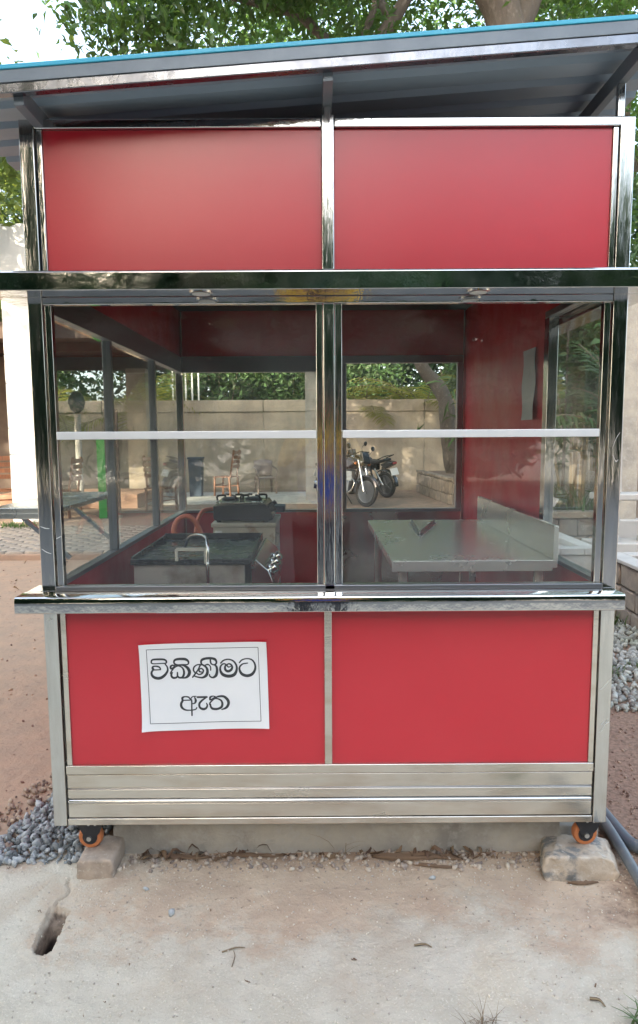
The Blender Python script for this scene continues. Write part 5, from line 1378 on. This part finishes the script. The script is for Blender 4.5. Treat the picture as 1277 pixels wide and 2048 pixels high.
# ------------------------------------------------------------------ photographer (only mirrored in the centre post)
SKIN = mat('brown_skin', (.30, .15, .09), .5)
SHIRT = mat('blue_shirt', (.035, .07, .34), .8)
YOKE = mat('yellow_shirt_yoke', (.62, .36, .04), .8)
JEANS = mat('dark_trousers', (.02, .022, .03), .85)
HAIR = mat('black_hair', (.012, .011, .01), .5)
PX, PY = .90, -2.52
PE = empty('person', (PX, PY, GZ), 'person in blue shirt with yellow yoke holding up a phone, mirrored in the centre post', 'person')
def skin(name, joints, edges, m, parent, sub=2):
    me = bpy.data.meshes.new(name)
    o3 = ORG[parent]
    me.from_pydata([tuple(Vector(j[:3]) - o3) for j in joints], edges, [])
    me.update()
    o = bpy.data.objects.new(name, me); COL.objects.link(o); o.parent = parent
    md = o.modifiers.new('skin', 'SKIN'); md.use_smooth_shade = True
    for sv, j in zip(me.skin_vertices[0].data, joints):
        sv.radius = (j[3], j[4] if len(j) > 4 else j[3]); sv.use_root = False
    me.skin_vertices[0].data[0].use_root = True
    o.modifiers.new('sub', 'SUBSURF').levels = sub
    o.modifiers['sub'].render_levels = sub
    me.materials.append(m)
    ORG[o] = Vector(o3)
    return o
def body(o=0.0):
    J = [(PX, PY, .92, .155 + o, .115 + o), (PX, PY + .01, 1.12, .15 + o, .11 + o), (PX, PY, 1.33, .17 + o, .115 + o), (PX, PY - .01, 1.42, .09 + o, .075 + o), (PX, PY + .01, 1.50, .052, .052), (PX, PY + .03, 1.58, .07, .085), (PX, PY + .03, 1.68, .078, .095), (PX, PY + .02, 1.74, .05, .06)]
    E_ = [(i, i + 1) for i in range(7)]
    for s in (-1, 1):
        n = len(J)
        J += [(PX + s * .19, PY, 1.40, .062 + o), (PX + s * .25, PY + .06, 1.16, .048 + o), (PX + s * .10, PY + .25, 1.31, .034), (PX + s * .055, PY + .30, 1.385, .03)]
        E_ += [(3, n), (n, n + 1), (n + 1, n + 2), (n + 2, n + 3)]
        n = len(J)
        J += [(PX + s * .10, PY, .86, .095), (PX + s * .11, PY + .03, .47, .062), (PX + s * .11, PY - .01, .09, .045), (PX + s * .12, PY + .12, .035, .04)]
        E_ += [(0, n), (n, n + 1), (n + 1, n + 2), (n + 2, n + 3)]
    return J, E_
J, E_ = body()
skin('body', J, E_, SKIN, PE)
skin('shirt', [(PX, PY, .90, .175, .135), (PX, PY + .01, 1.12, .17, .13), (PX, PY, 1.28, .188, .135)] , [(0, 1), (1, 2)], SHIRT, PE)
sy = [(PX, PY, 1.36, .17, .125), (PX, PY - .005, 1.42, .11, .095)]
e_ = [(0, 1)]
for s in (-1, 1):
    n = len(sy); sy += [(PX + s * .19, PY, 1.40, .078, .078), (PX + s * .245, PY + .05, 1.20, .066, .066)]; e_ += [(1, n), (n, n + 1)]
skin('shirt_yoke', sy, e_, YOKE, PE)
tj = [(PX, PY, .90, .17, .13)]; te = []
for s in (-1, 1):
    n = len(tj); tj += [(PX + s * .10, PY, .82, .115, .115), (PX + s * .11, PY + .03, .47, .08, .08), (PX + s * .11, PY - .005, .10, .068, .068)]; te += [(0, n), (n, n + 1), (n + 1, n + 2)]
skin('trousers', tj, te, JEANS, PE)
G().lathe([(.02, .125), (.07, .10), (.094, .05), (.10, 0), (.096, -.05), (.085, -.06)], (PX, PY + .01, 1.68), n=18).build('hair', HAIR, PE, smooth=True)
for s in (-1, 1):
    h = skin('hand', [(PX + s * .055, PY + .30, 1.385, .026, .018), (PX + s * .05, PY + .318, 1.43, .03, .014)], [(0, 1)], SKIN, PE, 1)
    for k in range(4):
        f0 = Vector((PX + s * (.05 + .004 * k), PY + .322, 1.412 + k * .018))
        skin('finger', [(*f0, .008), (f0.x - s * .0, f0.y + .022, f0.z + .004, .0075), (f0.x - s * .022, f0.y + .026, f0.z + .004, .007)], [(0, 1), (1, 2)], SKIN, h, 1)
    skin('thumb', [(PX + s * .052, PY + .312, 1.42, .009), (PX + s * .04, PY + .300, 1.445, .008), (PX + s * .022, PY + .305, 1.46, .007)], [(0, 1), (1, 2)], SKIN, h, 1)
    G().lathe([(.004, 0), (.006, .003)], (PX + s * .03, PY + .122, 1.655), (0, 1, 0), 8).build('eye', HAIR, PE)
    G().obox((PX + s * .078, PY + .03, 1.645), (.008, 0, 0), (0, .016, 0), (0, 0, .028)).build('ear', SKIN, PE, bevel=.005)
G().prism([(PX - .012, 1.615), (PX + .012, 1.615), (PX + .005, 1.66), (PX - .005, 1.66)], PY + .105, PY + .138).build('nose', SKIN, PE, bevel=.005)
G().obox((PX, PY + .118, 1.59), (.022, 0, 0), (0, .004, 0), (0, 0, .005)).build('mouth', mat('lips', (.22, .09, .07), .5), PE, bevel=.003)
PH = empty('mobile_phone', (CAM.x, CAM.y - .02, CAM.z - .03), 'dark mobile phone held up in front of the photographer', 'phone')
G().obox((CAM.x, CAM.y - .022, CAM.z - .045), (.037, 0, 0), (0, .004, 0), (0, 0, .078)).build('case', ENAMEL, PH, bevel=.004)
G().lathe([(.009, 0), (.009, .003)], (CAM.x, CAM.y - .018, CAM.z), (0, 1, 0), 14).build('lens_ring', CHROME, PH)
